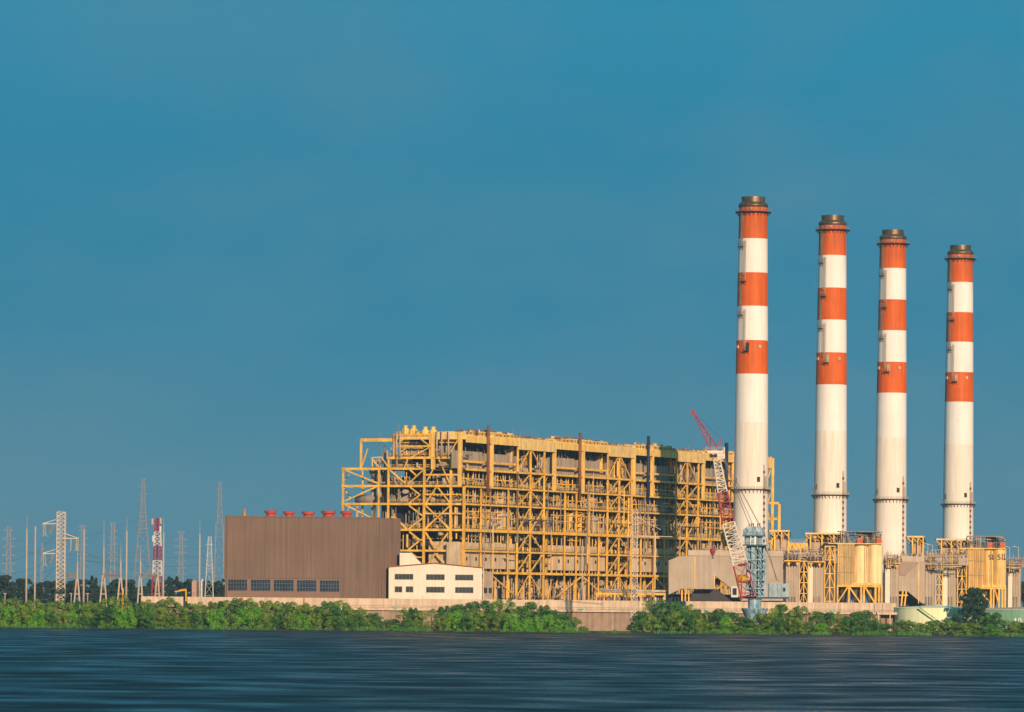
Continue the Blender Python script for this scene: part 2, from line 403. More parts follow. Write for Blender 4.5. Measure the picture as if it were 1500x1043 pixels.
def clutter(u, s0, s1, t0, t1, z0, z1, dens=1.0, on_front=False):
    """pipes, tanks, ducts and boxes filling one bay"""
    R = random.uniform
    area = abs((s1-s0) if not on_front else (t1-t0))*(z1-z0)
    n = int(dens*area/13)+2
    def rp(): return R(s0, s1), R(t0, t1)
    for i in range(n):
        s, t = rp(); r = random.choice((.12, .16, .2, .3, .42)); a = R(z0, z0+(z1-z0)*.3); b = R(z1-(z1-z0)*.4, z1)
        mi = random.choice((0, 0, 1, 2, 3))
        if random.random() < .3: # elbowed pipe
            zc = R(a, b); s2 = s+R(-3, 3)
            pv = PIPES[u].new(); pv.tube(W(s, t, a), W(s, t, zc), r, 7, mi=mi); pv.tube(W(s, t, zc), W(s2, t, zc+R(0, .6)), r, 7, mi=mi); pv.tube(W(s2, t, zc), W(s2, t, b), r, 7, mi=mi)
        else: PIPES[u].new().tube(W(s, t, a), W(s, t, b), r, 7, mi=mi)
    for i in range(max(1, int(n*.3))):
        s, t = rp(); z = R(z0+.6, z1-.6); L = R(3, 9); r = random.choice((.12, .2, .35))
        if on_front: PIPES[u].new().tube(W(s, t-L/2, z), W(s, t+L/2, z), r, 7, mi=random.choice((0, 1, 2)))
        else: PIPES[u].new().tube(W(max(s0, s-L/2), t, z), W(min(s1, s+L/2), t, z), r, 7, mi=random.choice((0, 1, 2)))
    n = max(1, int(dens*area/42))
    for i in range(n):
        s, t = rp(); k = random.random()
        if k < .45: EQ[u].new().box(W(s, t, 0).x, W(s, t, 0).y, z0+.05, z0+R(1., min(4, (z1-z0)*.6)), R(1, 4), R(1, 3), (dS.x, dS.y), mi=random.choice((0, 1, 2, 3)))
        elif k < .7:
            r = R(.6, 1.4); EQ[u].new().tube(W(s, t, z0+.1), W(s, t, z0+R(2, 4)), r, 14, mi=random.choice((0, 2, 3)))
        else:
            r = R(.5, 1.1); z = R(z0+r, z1-r); EQ[u].new().tube(W(s-R(1, 3), t, z), W(s+R(1, 3), t, z), r, 14, mi=random.choice((0, 2)))
def walkway(u, s0, t0, s1, t1, z, w=1.2):
    mb = MB().beam(W(s0, t0, z), W(s1, t1, z), w, .22); o = part('walkway', mb, GRATE, B[u])
    mb = MB(); rail(mb, W(s0, t0, z+.1), W(s1, t1, z+.1), r=.1); r = part('railing', mb, YEL2, o)
END = sx(1128)
bounds = [0, sx(812), sx(927), sx(1031), END]
# cores closing each unit, coloured dark like shaded voids, floors and roof
for u in range(4):
    a, b = bounds[u], bounds[u+1]
    t1 = 29; c = W((a+b)/2, 9+10, 0); L = b-a
    s0 = a+(7 if u == 0 else .6)
    c = W((s0+b-.6)/2, (10+t1)/2, 0)
    part('shaded_boiler_core', MB().box(c.x, c.y, 2, Z(229), b-.6-s0, t1-10, (dS.x, dS.y)), CORE, B[u])
    for lv in LV[1:]:
        c = W((a+b)/2+.8, 5.6, 0); part('floor', MB().box(c.x, c.y, Z(lv)-.35, Z(lv)-.1, b-a-2.2, 8.6, (dS.x, dS.y)), GRATE, B[u])
    c = W((a+b)/2, 14.5, 0); part('roof', MB().box(c.x, c.y, Z(231), Z(237.2), L-.1, 29, (dS.x, dS.y)), CREAM, B[u])
    R = random.uniform
    xn_ = sx((758, 890, 990, 1106)[u]); nseg = 7; RT = lambda s: Z(237.2) + (1.9*(1-(2*(s-a)/(xn_-a)-1)**2*.45) if s < xn_ else .75)
    for k in range(nseg):   # curved crown of the roof in short panels
        s0_, s1_ = a+(xn_-a)*k/nseg, a+(xn_-a)*(k+1)/nseg-.06; zt_r = RT((s0_+s1_)/2); q = W((s0_+s1_)/2, 7, 0)
        part('roof_crown', MB().box(q.x, q.y, Z(237.2)+.01, zt_r, s1_-s0_, 13.4, (dS.x, dS.y)), YEL2 if k % 3 else CREAM, B[u])
        for j in range(2):
            q = W(s0_+(s1_-s0_)*(.25+.45*j), .27, 0); part('roof_opening', MB().box(q.x, q.y, Z(237.2)+.5, Z(237.2)+1.2, .9, .12, (dS.x, dS.y)), RUSTY, B[u])
    q = W((xn_+b)/2, 7, 0); part('roof_crown', MB().box(q.x, q.y, Z(237.2)+.01, Z(237.2)+.75, b-xn_-.1, 13.4, (dS.x, dS.y)), CREAM, B[u])
    for i in range(64):
        s = R(a+1, b-1); t = R(.7, 6); h = R(.15, .9)*(1.6 if random.random() < .2 else 1)+(RT(s)-Z(237.2)); q = W(s, t, 0)
        if random.random() < .5: ROOF[u].new().box(q.x, q.y, Z(237.2)+.02, Z(237.2)+h, R(.6, 2.6), R(.5, 1.5), (dS.x, dS.y), mi=random.choice((0, 1, 2)))
        else: ROOF[u].new().tube(W(s, t, Z(237.2)), W(s, t, Z(237.2)+h), R(.2, .5), 10, mi=random.choice((0, 1, 2)))
    for i in range(12):
        s = R(a, b); ROOF[u].new().tube(W(s, R(1, 5), Z(237)), W(s, 3, Z(237)+R(1.5, 4.5)), .07, 5, mi=1)
    mb = MB(); rail(mb, W(a+.5, .15, Z(237.4)), W(b-.5, .15, Z(237.4))); part('roof_railing', mb, RUSTY, B[u])
c = W(13, 34, 0); part('shaded_boiler_core', MB().box(c.x, c.y, 2, Z(176), 12, 9.6, (dS.x, dS.y)), CORE, B[0])
# long side: thick posts, pipes, towers per unit   (xl, pipe, thick, thin, t1, t2)
UN = [(675, 714.5, 719.5, 758, 777, 797), (811.5, 849, 853.5, 890, 907, 925), (928, 949, 955, 990, 1006.5, 1023), (1030, 1063.5, 1074, 1106, 1115, 1124)]
low_cols = [[705, 745], [828, 845, 864, 878], [940, 958, 974], [1042, 1058]]
for u, (xl, xp, xt, xn, x1, x2) in enumerate(UN):
    a, b = bounds[u], bounds[u+1]; sl, st, sn, s1, s2 = sx(xl), sx(xt), sx(xn), sx(x1), sx(x2)
    if u: column(u, sl, .0, Z(162), Z(241), 1.25, YEL2, 'main_column')
    column(u, st, .0, Z(162), Z(241), 1.25, YEL2, 'main_column')
    for s in ((sl, st) if u else (st,)): column(u, s+.2, 3.2, 0, Z(162), .8, YEL, 'column')
    for s in (sn, s1, s2): column(u, s, 0, 0, Z(231), .62)
    for x in low_cols[u]: column(u, sx(x), .12, 0, Z(162 if u < 1 or x < 870 else 98), .5)
    column(u, sx(xp+11), 2.2, Z(162), Z(226), .9)
    # stacks pipes standing proud of the face
    part('vent_pipe', MB().tube(W(sx(xp, -1.2), -1.2, Z(150)), W(sx(xp, -1.2), -1.2, Z(254 if u < 2 else 258)), .62 if u < 3 else .8, 14), RUSTY if u < 2 else M('navy_pipe', (.015, .03, .09), .6, .2), B[u])
    # roof girders, level beams
    part('roof_girder', MB().beam(W(a+.1, -.25, Z(231.4)), W(sn, -.25, Z(231.4)), .7, 2.6), YEL2, B[u])
    part('roof_girder', MB().beam(W(sn, -.32, Z(229.5)), W(b-.1, -.32, Z(229.5)), .8, 4.2), CREAM, B[u])
    for lv in LV[1:]:
        part('beam', MB().beam(W(a+.05, -.12 if lv != 98 else -.3, Z(lv)), W(b-.05, -.12 if lv != 98 else -.3, Z(lv)), .6, {98: 1.15, 36: .95, 187: .8}.get(lv, .66)), YEL, B[u])
    part('beam', MB().beam(W(a+.3, 1.0, Z(199)), W(sn, 1.0, Z(199)), .5, .75), YEL, B[u])
    # clad bunkers at the top (grey corrugated) with dark opening above
    def panel(s0, s1_, t, z0, z1, m, name='wall_panel', rib=1.6):
        if s1_-s0 < 1: return
        mb = MB(); c = W((s0+s1_)/2, t+1, 0); mb.box(c.x, c.y, z0, z1, s1_-s0, 2, (dS.x, dS.y))
        n = int((s1_-s0)/rib)
        for i in range(1, n): mb.beam(W(s0+(s1_-s0)*i/n, t-.03, z0), W(s0+(s1_-s0)*i/n, t-.03, z1), .35, .16, side=dS)
        part(name, mb, m, B[u])
    panel(sl+2, st-2, 3.0, Z(188.5), Z(214.5), PANEL); panel(st+2, sn-1.5, 3.0, Z(188.5), Z(213), PANEL)
    panel(sl+4, st-2, 5.0, Z(165), Z(180), TAN, 'hopper', 2.5); panel(st+3, sn-6, 5.0, Z(165), Z(180), TAN, 'hopper', 2.5)
    panel(sn+1.5, s1-2, 4.5, Z(190), Z(222), TAN, 'wall_panel', 3); panel(s1+3, s2-1, 5.5, Z(190), Z(212), PANEL, 'wall_panel', 2)
    # hangers in the openings under the roof
    for i in range(26):
        s = a+2+(sn-a-4)*i/26+random.uniform(-.5, .5); RODS[u].new().tube(W(s, random.uniform(2.5, 6), Z(213)), W(s, 4, Z(229)), random.choice((.08, .14, .22)), 6, mi=random.choice((0, 1)))
    # bracing towers
    zz = [Z(l) for l in (0, 36, 67.5, 98, 136, 162, 187, 226)]
    for k in range(7):
        m0 = (sn+s1)/2; lo, hi = zz[k]+.5, zz[k+1]-.5
        brace(u, W(sn+.6, .1, lo), W(s1-.6, .1, hi), .65)
        if k % 2: brace(u, W(s1+.6, .15, lo), W(s2-.6, .15, hi), .8)
        else: brace(u, W(s1+.6, .15, hi), W(s2-.6, .15, lo), .8)
        if k in (3, 4, 5): brace(u, W(sn+.6, .35, hi), W(m0, .35, lo), .6); brace(u, W(s2+.6, 1.2, lo), W(min(b-1, s2+6), 1.2, hi), .6)
        brace(u, W(sn+1, 6, lo), W(s2, 6, hi), .6, YEL2)
    for k, s in enumerate((sn+3, s1+4, s2-3, (sn+s1)/2)): column(u, s, 4+k*.8, 10, Z(226), .6, YEL2, 'stair_post')
    # stair flights in the tower
    for k in range(6):
        lo, hi = zz[k], zz[k+1]; mb = MB()
        A, Bp = (W(sn+2, 3, lo), W(s2-2, 3, hi)) if k % 2 else (W(s2-2, 3, lo), W(sn+2, 3, hi))
        mb.beam(A, Bp, 1.0, .35); mb.beam(A+V((0, 0, 1.1)), Bp+V((0, 0, 1.1)), .08)
        part('stair_flight', mb, GREY, B[u])
    # intermediate landings in tower zones
    for lv in (117, 149, 51):
        walkway(u, sn+.5, -.1 if lv == 117 else 1.5, b-1, -.1 if lv == 117 else 1.5, Z(lv), 1.2)
    # boiler internals
    for k, (l0, l1) in enumerate(((136, 162), (98, 136))):
        sA = st+3; r = 2.6 if l0 == 136 else 3.4
        c = W(sn-9, 4.6, 0)
        mb = MB().lathe(c.x, c.y, [(.4, Z(l0)), (r*.8, Z(l0)), (r, Z(l0)+1), (r, Z(l0)+(Z(l1)-Z(l0))*.55), (r*1.25, Z(l0)+(Z(l1)-Z(l0))*.6), (r*1.25, Z(l0)+(Z(l1)-Z(l0))*.7), (r*.7, Z(l0)+(Z(l1)-Z(l0))*.8), (.3, Z(l1)-1)], 28)
        part('coal_hopper', mb, LAG, B[u])
        mb = MB()
        for q in range(3): mb.tube(W(sn-14, 4+q, Z(l1)-2-q*1.6), W(sn-4, 4+q, Z(l1)-2-q*1.6), .8, 14)
        part('air_duct', mb, LAG, B[u])
    for q in (0, 1): column(u, st+(-3 if q else 2.5), 2.4, Z(98), Z(162) if q else Z(130), .9, YEL2 if q else YEL)
    # big clad casings between 98 and 40
    cz0, cz1 = Z(42), Z(80)
    s0 = sx(682 if u == 0 else xl+4, 3); s9 = sn-3 if u else sx(824, 3)-18
    c0 = W((sl+3+sn+3)/2, 4.2, 0)
    mb = MB().box(c0.x, c0.y, cz0, cz1, (sn+3)-(sl+3), 6, (dS.x, dS.y))
    for i in range(1, 7): mb.beam(W(sl+3+(sn-sl)*i/7, 1.17, cz0), W(sl+3+(sn-sl)*i/7, 1.17, cz1), .12, .1, side=dS)
    mb.beam(W(sl+3, 1.05, (cz0+cz1)/2+1), W(sn+3, 1.05, (cz0+cz1)/2+1), .25, .5)
    cs = part('windbox_casing', mb, M('casing_beige', (.70, .52, .33), .8, .14, .25, rust=.12, rustcol=(.36, .2, .1)), B[u])
    mb = MB()
    for i in range(5):
        q = W(sl+8+(sn-sl-8)*i/5, 1.1, 0); mb.box(q.x, q.y, cz0+3, cz0+4.3, 1.0, .3, (dS.x, dS.y))
    part('access_hatch', mb, BLACK, cs)
    # ground floor
    mA, mB_, mC = W(sl+4, .2, 12.4), W((sl+sn)/2+2, .2, Z(36)-.6), W(sn-1, .2, 12.4)
    brace(u, mA, mB_, .95); brace(u, mB_, mC, .95)
    for sd in (3, 9): brace(u, W(sl+sd, 4, 9), W(sl+sd+5, 4, Z(34)), .9)
    c = W((sl+sn)/2+8, 7.5, 0); part('mill_housing', MB().box(c.x, c.y, 0, Z(26), (sn-sl)*.42, 4, (dS.x, dS.y)), TAN, B[u])
    c = W((sl+sn)/2-8, 6.8, 0); part('mill', MB().lathe(c.x, c.y, [(3, 0), (3, 14), (4.2, 15), (4.2, 17), (1.5, 19.2), (.1, 19.3)], 24), LAG, B[u])
    # filler
    for lo, hi in ((2, 36), (67.5, 98), (98, 136), (136, 162), (162, 187)):
        zl, zh = (Z(lo), Z(hi)-.6) if lo > 2 else (8, Z(hi)-.6)
        if lo == 67.5: zl = Z(81)
        clutter(u, a+1.5, sn-1, 1.2, 8.5, zl, zh, .9 if lo != 162 else .5)
        clutter(u, sn, b-1, 1.8, 8.5, zl, zh, 2.2)
        if lo >= 67.5: walkway(u, a+1, .9, b-1, .9, Z(lo)+.55, 1.0)
    clutter(u, sn, b-1, 1.5, 5, Z(187), Z(226), 1.0)
    for lo, hi in ((36, 98), (98, 187)):          # light secondary framing set back in the bays
        n_ = 13
        for i in range(n_):
            s = a+1.5+(sn-a-3)*(i+R(.2, .8))/n_; part('secondary_post', MB().beam(W(s, 1.9, Z(lo)), W(s, 1.9, Z(hi)-.5), .3, .3, side=dS), random.choice((YEL, YEL2, LAG)), B[u])
    for i in range(22):   # odd short members, cable trays and hangers
        s = R(a+1, sn-8); lv = R(40, 180); L_ = R(3, 12); tt = R(.6, 3)
        part('cable_tray', MB().beam(W(s, tt, Z(lv)), W(min(sn, s+L_), tt, Z(lv)), .35, R(.15, .45)), random.choice((YEL, LAG, GREY, YEL2)), B[u])
        s = R(a+1, b-4); lv = random.choice((98, 117, 136, 149, 162)); part('knee_brace', MB().beam(W(s, tt, Z(lv)), W(s+R(-4, 4), tt, Z(lv)+R(2.5, 5)), .22), random.choice((YEL, YEL2)), B[u])
    for i in range(9):
        s = R(a+1, b-2); z0_ = R(Z(10), Z(120)); part('riser_pipe', MB().tube(W(s, -.6, z0_), W(s, -.6, z0_+R(8, 28)), R(.14, .3), 8), random.choice((LAG, GREY, YEL2)), B[u])
    for lv in (117, 126, 149, 174):
        part('secondary_beam', MB().beam(W(a+1, 1.75, Z(lv)), W(sn, 1.75, Z(lv)), .25, .4), YEL, B[u])
# end face (faces the camera): everything traced on the real end plane
for x, y0, y1, w in ((502, 0, 188, .95), (516, 0, 186, .7), (529, 187, 232, 1.0), (554.5, 0, 187, .95), (568.5, 0, 204, 1.0), (621, 0, 204, 1.15), (660, 0, 204, 1.15), (577, 204, 240, .8), (630, 204, 240, .8)):
    y = 874-(y0+y1)/2*.0-80; t = tx(x, 0, 874-max(30, (y0+y1)/2))
    column(0, 0 if x != 516 else 9, t, Z(y0) if y0 else 0, Z(y1), w*.7)
column(0, .2, tx(634.5, 0, 650), Z(187), Z(242), 1.3, YEL2, 'main_column'); column(0, .1, tx(674, 0, 650), Z(162), Z(242), 1.35, YEL2, 'main_column')
column(0, .1, .6, 0, Z(162), .9)
def fb(x0, x1, h, hh=.95, s=-.15, m=YEL):
    hh *= .85
    part('beam', MB().beam(W(s, tx(x0, 0, 874-h), Z(h)), W(s, tx(x1, 0, 874-h), Z(h)), .6, hh), m, B[0])
for a in ((501, 621, 188, 1.0), (501, 676, 162.5, 1.0), (501, 676, 136, 1.0), (571, 680, 98, 1.0), (571, 680, 67.5, .9), (571, 590, 49, .8), (568, 676, 204, 1.0),
          (529, 577, 230.5, 1.5), (577, 630, 238, 1.0), (577, 634, 221, .75), (621, 674, 179, .8), (621, 676, 150, .6), (621, 676, 122, .6), (680, 706, 36, 1.2)): fb(*a)
def fbr(*pts, w=.75, s=-.05):
    for (x0, y0), (x1, y1) in zip(pts, pts[1:]): brace(0, front(x0, y0, s), front(x1, y1, s), w)
z3 = lambda a: [(490+x/6.135, 610+y/6.135) for x, y in a]
z6 = lambda a: [(540+x/6.135, 760+y/6.135) for x, y in a]
for a in ([(80, 475), (390, 600)], [(395, 625), (95, 760)], [(90, 790), (330, 910)], [(490, 475), (640, 605)], [(800, 480), (660, 610)], [(680, 480), (745, 540)], [(680, 635), (770, 705), (670, 780)],
          [(670, 800), (795, 895)], [(795, 912), (670, 1010)], [(915, 635), (825, 775)], [(930, 640), (1040, 780)], [(820, 800), (1025, 1000)], [(1040, 800), (825, 1005)],
          [(900, 450), (825, 590)], [(940, 390), (1035, 600)], [(1110, 210), (1030, 340)], [(510, 905), (545, 905), (650, 1010)], [(330, 370), (400, 455)], [(420, 365), (480, 450)], [(340, 455), (340, 370), (430, 365)],
          [(300, 290), (250, 440)], [(540, 265), (640, 190)], [(760, 190), (850, 260)], [(540, 350), (640, 290)], [(690, 370), (850, 280)], [(660, 380), (625, 470)]): fbr(*z3(a), w=.7 if a[0][1] < 470 else .85)
for a in ([(245, 0), (345, 95)], [(480, 0), (360, 90)], [(365, 115), (460, 190), (490, 190)], [(455, 200), (360, 275)], [(510, 120), (610, 270), (715, 125)], [(600, 310), (540, 395)], [(610, 310), (680, 395)],
          [(600, 0), (510, 90)], [(640, 0), (720, 90)], [(380, 305), (430, 345), (490, 345)]): fbr(*z6(a), w=.95)
for a in ([(135, 520), (90, 580)], [(80, 640), (150, 740)], [(140, 800), (95, 900)]): fbr(*z3(a), w=.5, s=8)
for lv in (162.5, 136, 188): part('beam', MB().beam(W(9, tx(502, 9, 720), Z(lv)), W(9, tx(560, 9, 720), Z(lv)), .5, .7), YEL2, B[0])
for x in (502, 554): part('beam', MB().beam(W(0, tx(x, 0, 720), Z(162)), W(9, tx(x, 0, 720), Z(162)), .5, .7), YEL2, B[0])
for lv in LV[1:]:
    t1 = tx(548, 0, 740); c = W(4, (t1+1)/2, 0); part('floor', MB().box(c.x, c.y, Z(lv)-.35, Z(lv)-.1, 6.5, t1-1.5, (dS.x, dS.y)), GRATE, B[0])
# casings seen in the end face
def fpanel(x0, x1, h0, h1, s, m, name, rib=2.2, depth=3):
    ta, tb = tx(x1, s, 874-(h0+h1)/2), tx(x0, s, 874-(h0+h1)/2); c = W(s+depth/2, (ta+tb)/2, 0); mb = MB().box(c.x, c.y, Z(h0), Z(h1), depth, tb-ta, (dS.x, dS.y))
    n = max(2, int((tb-ta)/rib))
    for i in range(1, n): mb.beam(W(s-.03, ta+(tb-ta)*i/n, Z(h0)), W(s-.03, ta+(tb-ta)*i/n, Z(h1)), .14, .3, side=dS)
    part(name, mb, m, B[0])
CB = MATS['casing_beige']
fpanel(628, 681, 44, 81, 2.2, CB, 'windbox_casing', 6); fpanel(588, 620, 206, 224, 3, TAN, 'wall_panel'); fpanel(600, 632, 224, 232, 2, DARK, 'wall_panel')
fpanel(640, 673, 206, 222, 3, PANEL, 'wall_panel'); fpanel(575, 600, 189, 203, 4, GREY, 'wall_panel'); fpanel(640, 660, 189, 203, 4, TAN, 'wall_panel')
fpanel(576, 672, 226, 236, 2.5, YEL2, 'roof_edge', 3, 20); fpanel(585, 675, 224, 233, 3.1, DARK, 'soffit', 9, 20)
fpanel(640, 660, 18, 34, 3, TAN, 'wall_panel')
for x0, x1 in ((570, 622), (622, 676)):
    for lo, hi in ((67.5, 98), (98, 136), (136, 162), (162, 187), (187, 204), (204, 224)):
        if lo == 67.5 and x0 > 600: lo = 82
        clutter(0, 1., 6, tx(x1, 0), tx(x0, 0), Z(lo), Z(hi)-.5, 1.4, True)
        if lo >= 98: walkway(0, .6, tx(x0, 0), .6, tx(x1, 0), Z(lo)+.6, .9)
clutter(0, 1, 8, tx(568, 0), tx(545, 0), Z(136), Z(228), .8, True); clutter(0, 1, 8, tx(568, 0), tx(530, 0), Z(98), Z(136), .5, True)
# large ducts in the open left bay
mb = MB(); mb.tube(front(523, 732, 5), front(554, 732, 5), 2.0, 18); mb.tube(front(554, 733, 5), front(600, 730, 5), 1.8, 18); mb.tube(front(547, 695, 6), front(556, 690, 6), 3, 18)
part('air_duct', mb, GREY, B[0])
mb = MB(); mb.tube(W(5, tx(547, 5, 740), 20), W(5, tx(547, 5, 740), Z(187)), 1.0, 16); mb.tube(W(6, tx(523, 6, 750), 20), W(6, tx(523, 6, 750), Z(134)), .55, 12); mb.tube(W(6, tx(511, 6, 760), 20), W(6, tx(511, 6, 760), Z(120)), .3, 12)
part('riser_pipe', mb, LAG, B[0])
mb = MB()
for x in (581, 586, 640, 647, 657): PIPES[0].new().tube(W(-.9, tx(x, -.9, 640), Z(204)), W(-.9, tx(x, -.9, 640), Z(243)), .32, 10)
for x, h in ((594, 0), (606, 0), (623, -2), (634.5, -2)):
    p = W(4, tx(x, 4, 640), 0); r = 1.55
    o = part('roof_ventilator', MB().lathe(p.x, p.y, [(r, Z(232)), (r, Z(245+h)), (r*.8, Z(247.5+h)), (r*.45, Z(248.5+h)), (r*.45, Z(251+h)), (r*.62, Z(251+h)), (r*.62, Z(252+h)), (.05, Z(252.3+h))], 24), YEL2, B[0])
for i in range(30):
    mb = ROOF[0].new(); x = random.uniform(578, 672); p = W(random.uniform(1, 6), tx(x, 3, 640), 0); mb.box(p.x, p.y, Z(236), Z(236)+random.uniform(.4, 2.2), random.uniform(.5, 2), random.uniform(.5, 2.4), (dS.x, dS.y), mi=random.choice((0, 1)))
for x in (556.5, 575, 584, 592, 610): p = W(2, tx(x, 2, 640), 0); ROOF[0].new().tube(V((p.x, p.y, Z(225))), V((p.x, p.y, Z(random.uniform(240, 256)))), .1, 5, mi=1)
for u in range(4):
    PIPES[u].done('pipe', [LAG, GREY, TAN, YEL], B[u]); EQ[u].done('machinery_unit', [TAN, GREY, LAG, DARK], B[u])
    ROOF[u].done('roof_unit', [YEL2, GREY, RUSTY], B[u]); RODS[u].done('hanger_rod', [GREY, DARK], B[u])
# frame that shows right of the first chimney
p0 = P(1129.5, 878, 2262); 
for x, h in ((1130, 207), (1140, 140)):
    q = Q(x, 2262, 0); part('column', MB().beam((q.x, q.y, 0), (q.x, q.y, CAMZ+h*2262/F), 1.1), YEL, B[3])
for x0, x1, y in ((1105, 1131, 673), (1105, 1141, 737), (1105, 1141, 760)):
    part('beam', MB().beam(P(x0, y, 2262.3), P(x1, y, 2262.3), .6, 1.0 if y > 680 else 2.2), YEL, B[3])
for a in ((1120, 717, 1130, 685), (1120, 750, 1130, 720), (1122, 738, 1131, 776)): brace(3, P(a[0], a[1], 2262.6), P(a[2], a[3], 2262.6), .7)
# ================================================================== generic px boxes
def pbox(mb, x0, y0, x1, y1, D, depth, mi=0, zmin=None, side_d=None):
    a = P(x0, y1, D); b = P(x1, y1, D); z1 = P((x0+x1)/2, y0, D).z; z0 = P((x0+x1)/2, y1, D).z if zmin is None else zmin
    d = (b-a); d.z = 0; d.normalize(); e = V(side_d).normalized() if side_d else V((0, 1, 0))
    c = [V((a.x, a.y, 0)), V((b.x, b.y, 0)), V((b.x, b.y, 0))+e*depth, V((a.x, a.y, 0))+e*depth]
    mb.hexa([V((p.x, p.y, z0)) for p in c]+[V((p.x, p.y, z1)) for p in c], mi); return mb
def prail(mb, x0, x1, y, D, h=1.2, mi=0, w=.07):
    rail(mb, P(x0, y, D), P(x1, y, D), h=h, r=w, mi=mi)
# ------------------------------------------------------------------ brown shed
D = 1900; org = Q(445, D, 0)
t = thing('shed', 'long windowless-topped brown corrugated shed with red roof ventilators and a row of blue windows', 'shed', org)
A = P(330, 756.5, D); Bq = P(557, 759, D); zt = (A.z+Bq.z)/2; sd = V((.75, .66, 0)).normalized()
def at(x, z, y_off=0.): q = Q(x, D, z); return V((q.x, D-y_off, z))
z_split = P(440, 847.5, D).z; zb = 0
mb = MB(); xa, xb = A.x, Bq.x; dep = 30
def wall_ribbed(mb, p, q, z0, z1, pitch, mi=0, proud=.12):
    p = V(p); q = V(q); n = int((q-p).length/pitch); d = (q-p).normalized(); nn = V((d.y, -d.x, 0))
    for i in range(n+1):
        c = p+(q-p)*i/n+nn*(proud/2-.02); mb.beam((c.x, c.y, z0), (c.x, c.y, z1), pitch*.45, proud, side=d, mi=mi)
F0 = V((xa, D, 0)); F1 = V((xb, D, 0)); F2 = F1+sd*9.6; F3 = F0+V((0, 6.4, 0))
mb.hexa([V((p.x, p.y, z_split)) for p in (F0, F1, F2, F3)]+[V((p.x, p.y, zt)) for p in (F0, F1, F2, F3)])
wall_ribbed(mb, F0, F1, z_split, zt-.1, 1.15); wall_ribbed(mb, F1, F2, z_split, zt-.1, 1.15)
mb.beam((xa-.1, D-.12, zt+.1), (xb+.1, D-.12, zt+.1), .3, .35); 
part('cladding', mb, BROWN, t)
for zf in (.3, .62): part('panel_seam', MB().beam((xa, D-.14, z_split+(zt-z_split)*zf), (xb, D-.14, z_split+(zt-z_split)*zf), .05, .12), BROWN2, t)
for xx in (331.5, 555): q = Q(xx, D-.2, 0); part('downpipe', MB().tube((q.x, q.y-.1, 0), (q.x, q.y-.1, zt-.2), .13, 8), BROWN2, t)
mb = MB(); ins = [V((p.x, p.y, 0)) for p in (F0+V((.1, .25, 0)), F1+V((-.1, .25, 0)), F2+V((-.1, -.2, 0)), F3)]
xw1 = P(500, 860, D).x
mb.hexa([V((p.x, p.y, 0)) for p in ins]+[V((p.x, p.y, z_split-.01)) for p in ins])
part('plinth_wall', mb, BROWN2, t)
mb = MB(); mb.box((xw1+xb)/2, D+2, 0, z_split-.02, xb-xw1, 4.1); wall_ribbed(mb, V((xw1, D, 0)), F1, 0, z_split-.02, 1.15); wall_ribbed(mb, F1, F2, 0, z_split-.02, 1.15); part('cladding', mb, BROWN, t)
for x0, x1 in ((334, 362), (367.5, 396), (401, 430), (435, 463.5), (468.5, 497)):
    y0, y1 = 848.5+(x0-334)*.012, 865+(x0-334)*.012
    w = part('window', pbox(MB(), x0, y0, x1, y1, D+.12, .1), MULL, t)
    m2 = MB(); nx = 7
    for i in range(nx):
        for j in range(3):
            wx = (x1-x0)/nx; wy = (y1-y0)/3; pbox(m2, x0+wx*i+.3, y0+wy*j+.25, x0+wx*(i+1)-.2, y0+wy*(j+1)-.2, D+.06, .05)
    part('pane', m2, GLASS, w)
for x, w, y in ((395, 18, 748), (422, 17, 749), (450, 19, 749.5), (480, 22, 748.5), (506, 18, 749)):
    c = Q(x, D+5, 0); k = D/F; r = w/2*k*1.0
    part('roof_ventilator', MB().lathe(c.x, c.y, [(r*.72, zt), (r*.72, P(x, y+4.5, D+12).z), (r, P(x, y+4, D+12).z), (r, P(x, y+.8, D+12).z), (r*.85, P(x, y, D+12).z), (.05, P(x, y, D+12).z)], 24), REDV, t)
c = Q(356.5, D+4, 0); part('roof_vent', MB().lathe(c.x, c.y, [(.65, zt), (.65, P(356, 751, D).z), (.45, P(356, 751, D).z), (.45, P(356, 747.5, D).z), (.75, P(356, 747, D).z), (.6, P(356, 745.5, D).z), (.02, P(356, 745, D).z)], 20), M('ochre_vent', (.5, .24, .03), .7), t)
c = Q(364, D+4, 0); part('roof_pipe', MB().tube((c.x, c.y, zt), (c.x, c.y, P(364, 750, D).z), .16, 8), GREY, t)
# ------------------------------------------------------------------ white office with gable
D = 1898.5
t = thing('office_building', 'cream white two-storey gabled office with strip windows beside the brown shed', 'building', Q(637, D, 0))
pts = [P(569.5, 874, D), P(706, 874, D), P(706, 832.2, D), P(637, 825.5, D), P(569.5, 831, D)]
for p in pts[:2]: p.z = 0
part('wall', MB().prism([V((p.x, D, p.z)) for p in pts], (0, 12, 0)), OFFW, t)
mb = MB()
for a, b in ((pts[2], pts[3]), (pts[3], pts[4])):
    a = V((a.x, D, a.z)); b = V((b.x, D, b.z)); mb.beam(a+V((0, 6, .22)), b+V((0, 6, .22)), 13.2, .28)
part('roof', mb, ROOFR, t)
mb = MB(); pb = [P(585.5, 826.5, D+3), P(617, 826.5, D+3), P(601, 809.8, D+3), P(585.5, 809.8, D+3)]
pb = [P(585.5, 830, D+3), P(618.5, 827, D+3), P(617, 825, D+3), P(601.5, 809.8, D+3), P(585.5, 809.8, D+3)]
part('stair_tower', mb.prism([V((p.x, D+3, p.z)) for p in pb], (0, 6, 0)), OFFW, t)
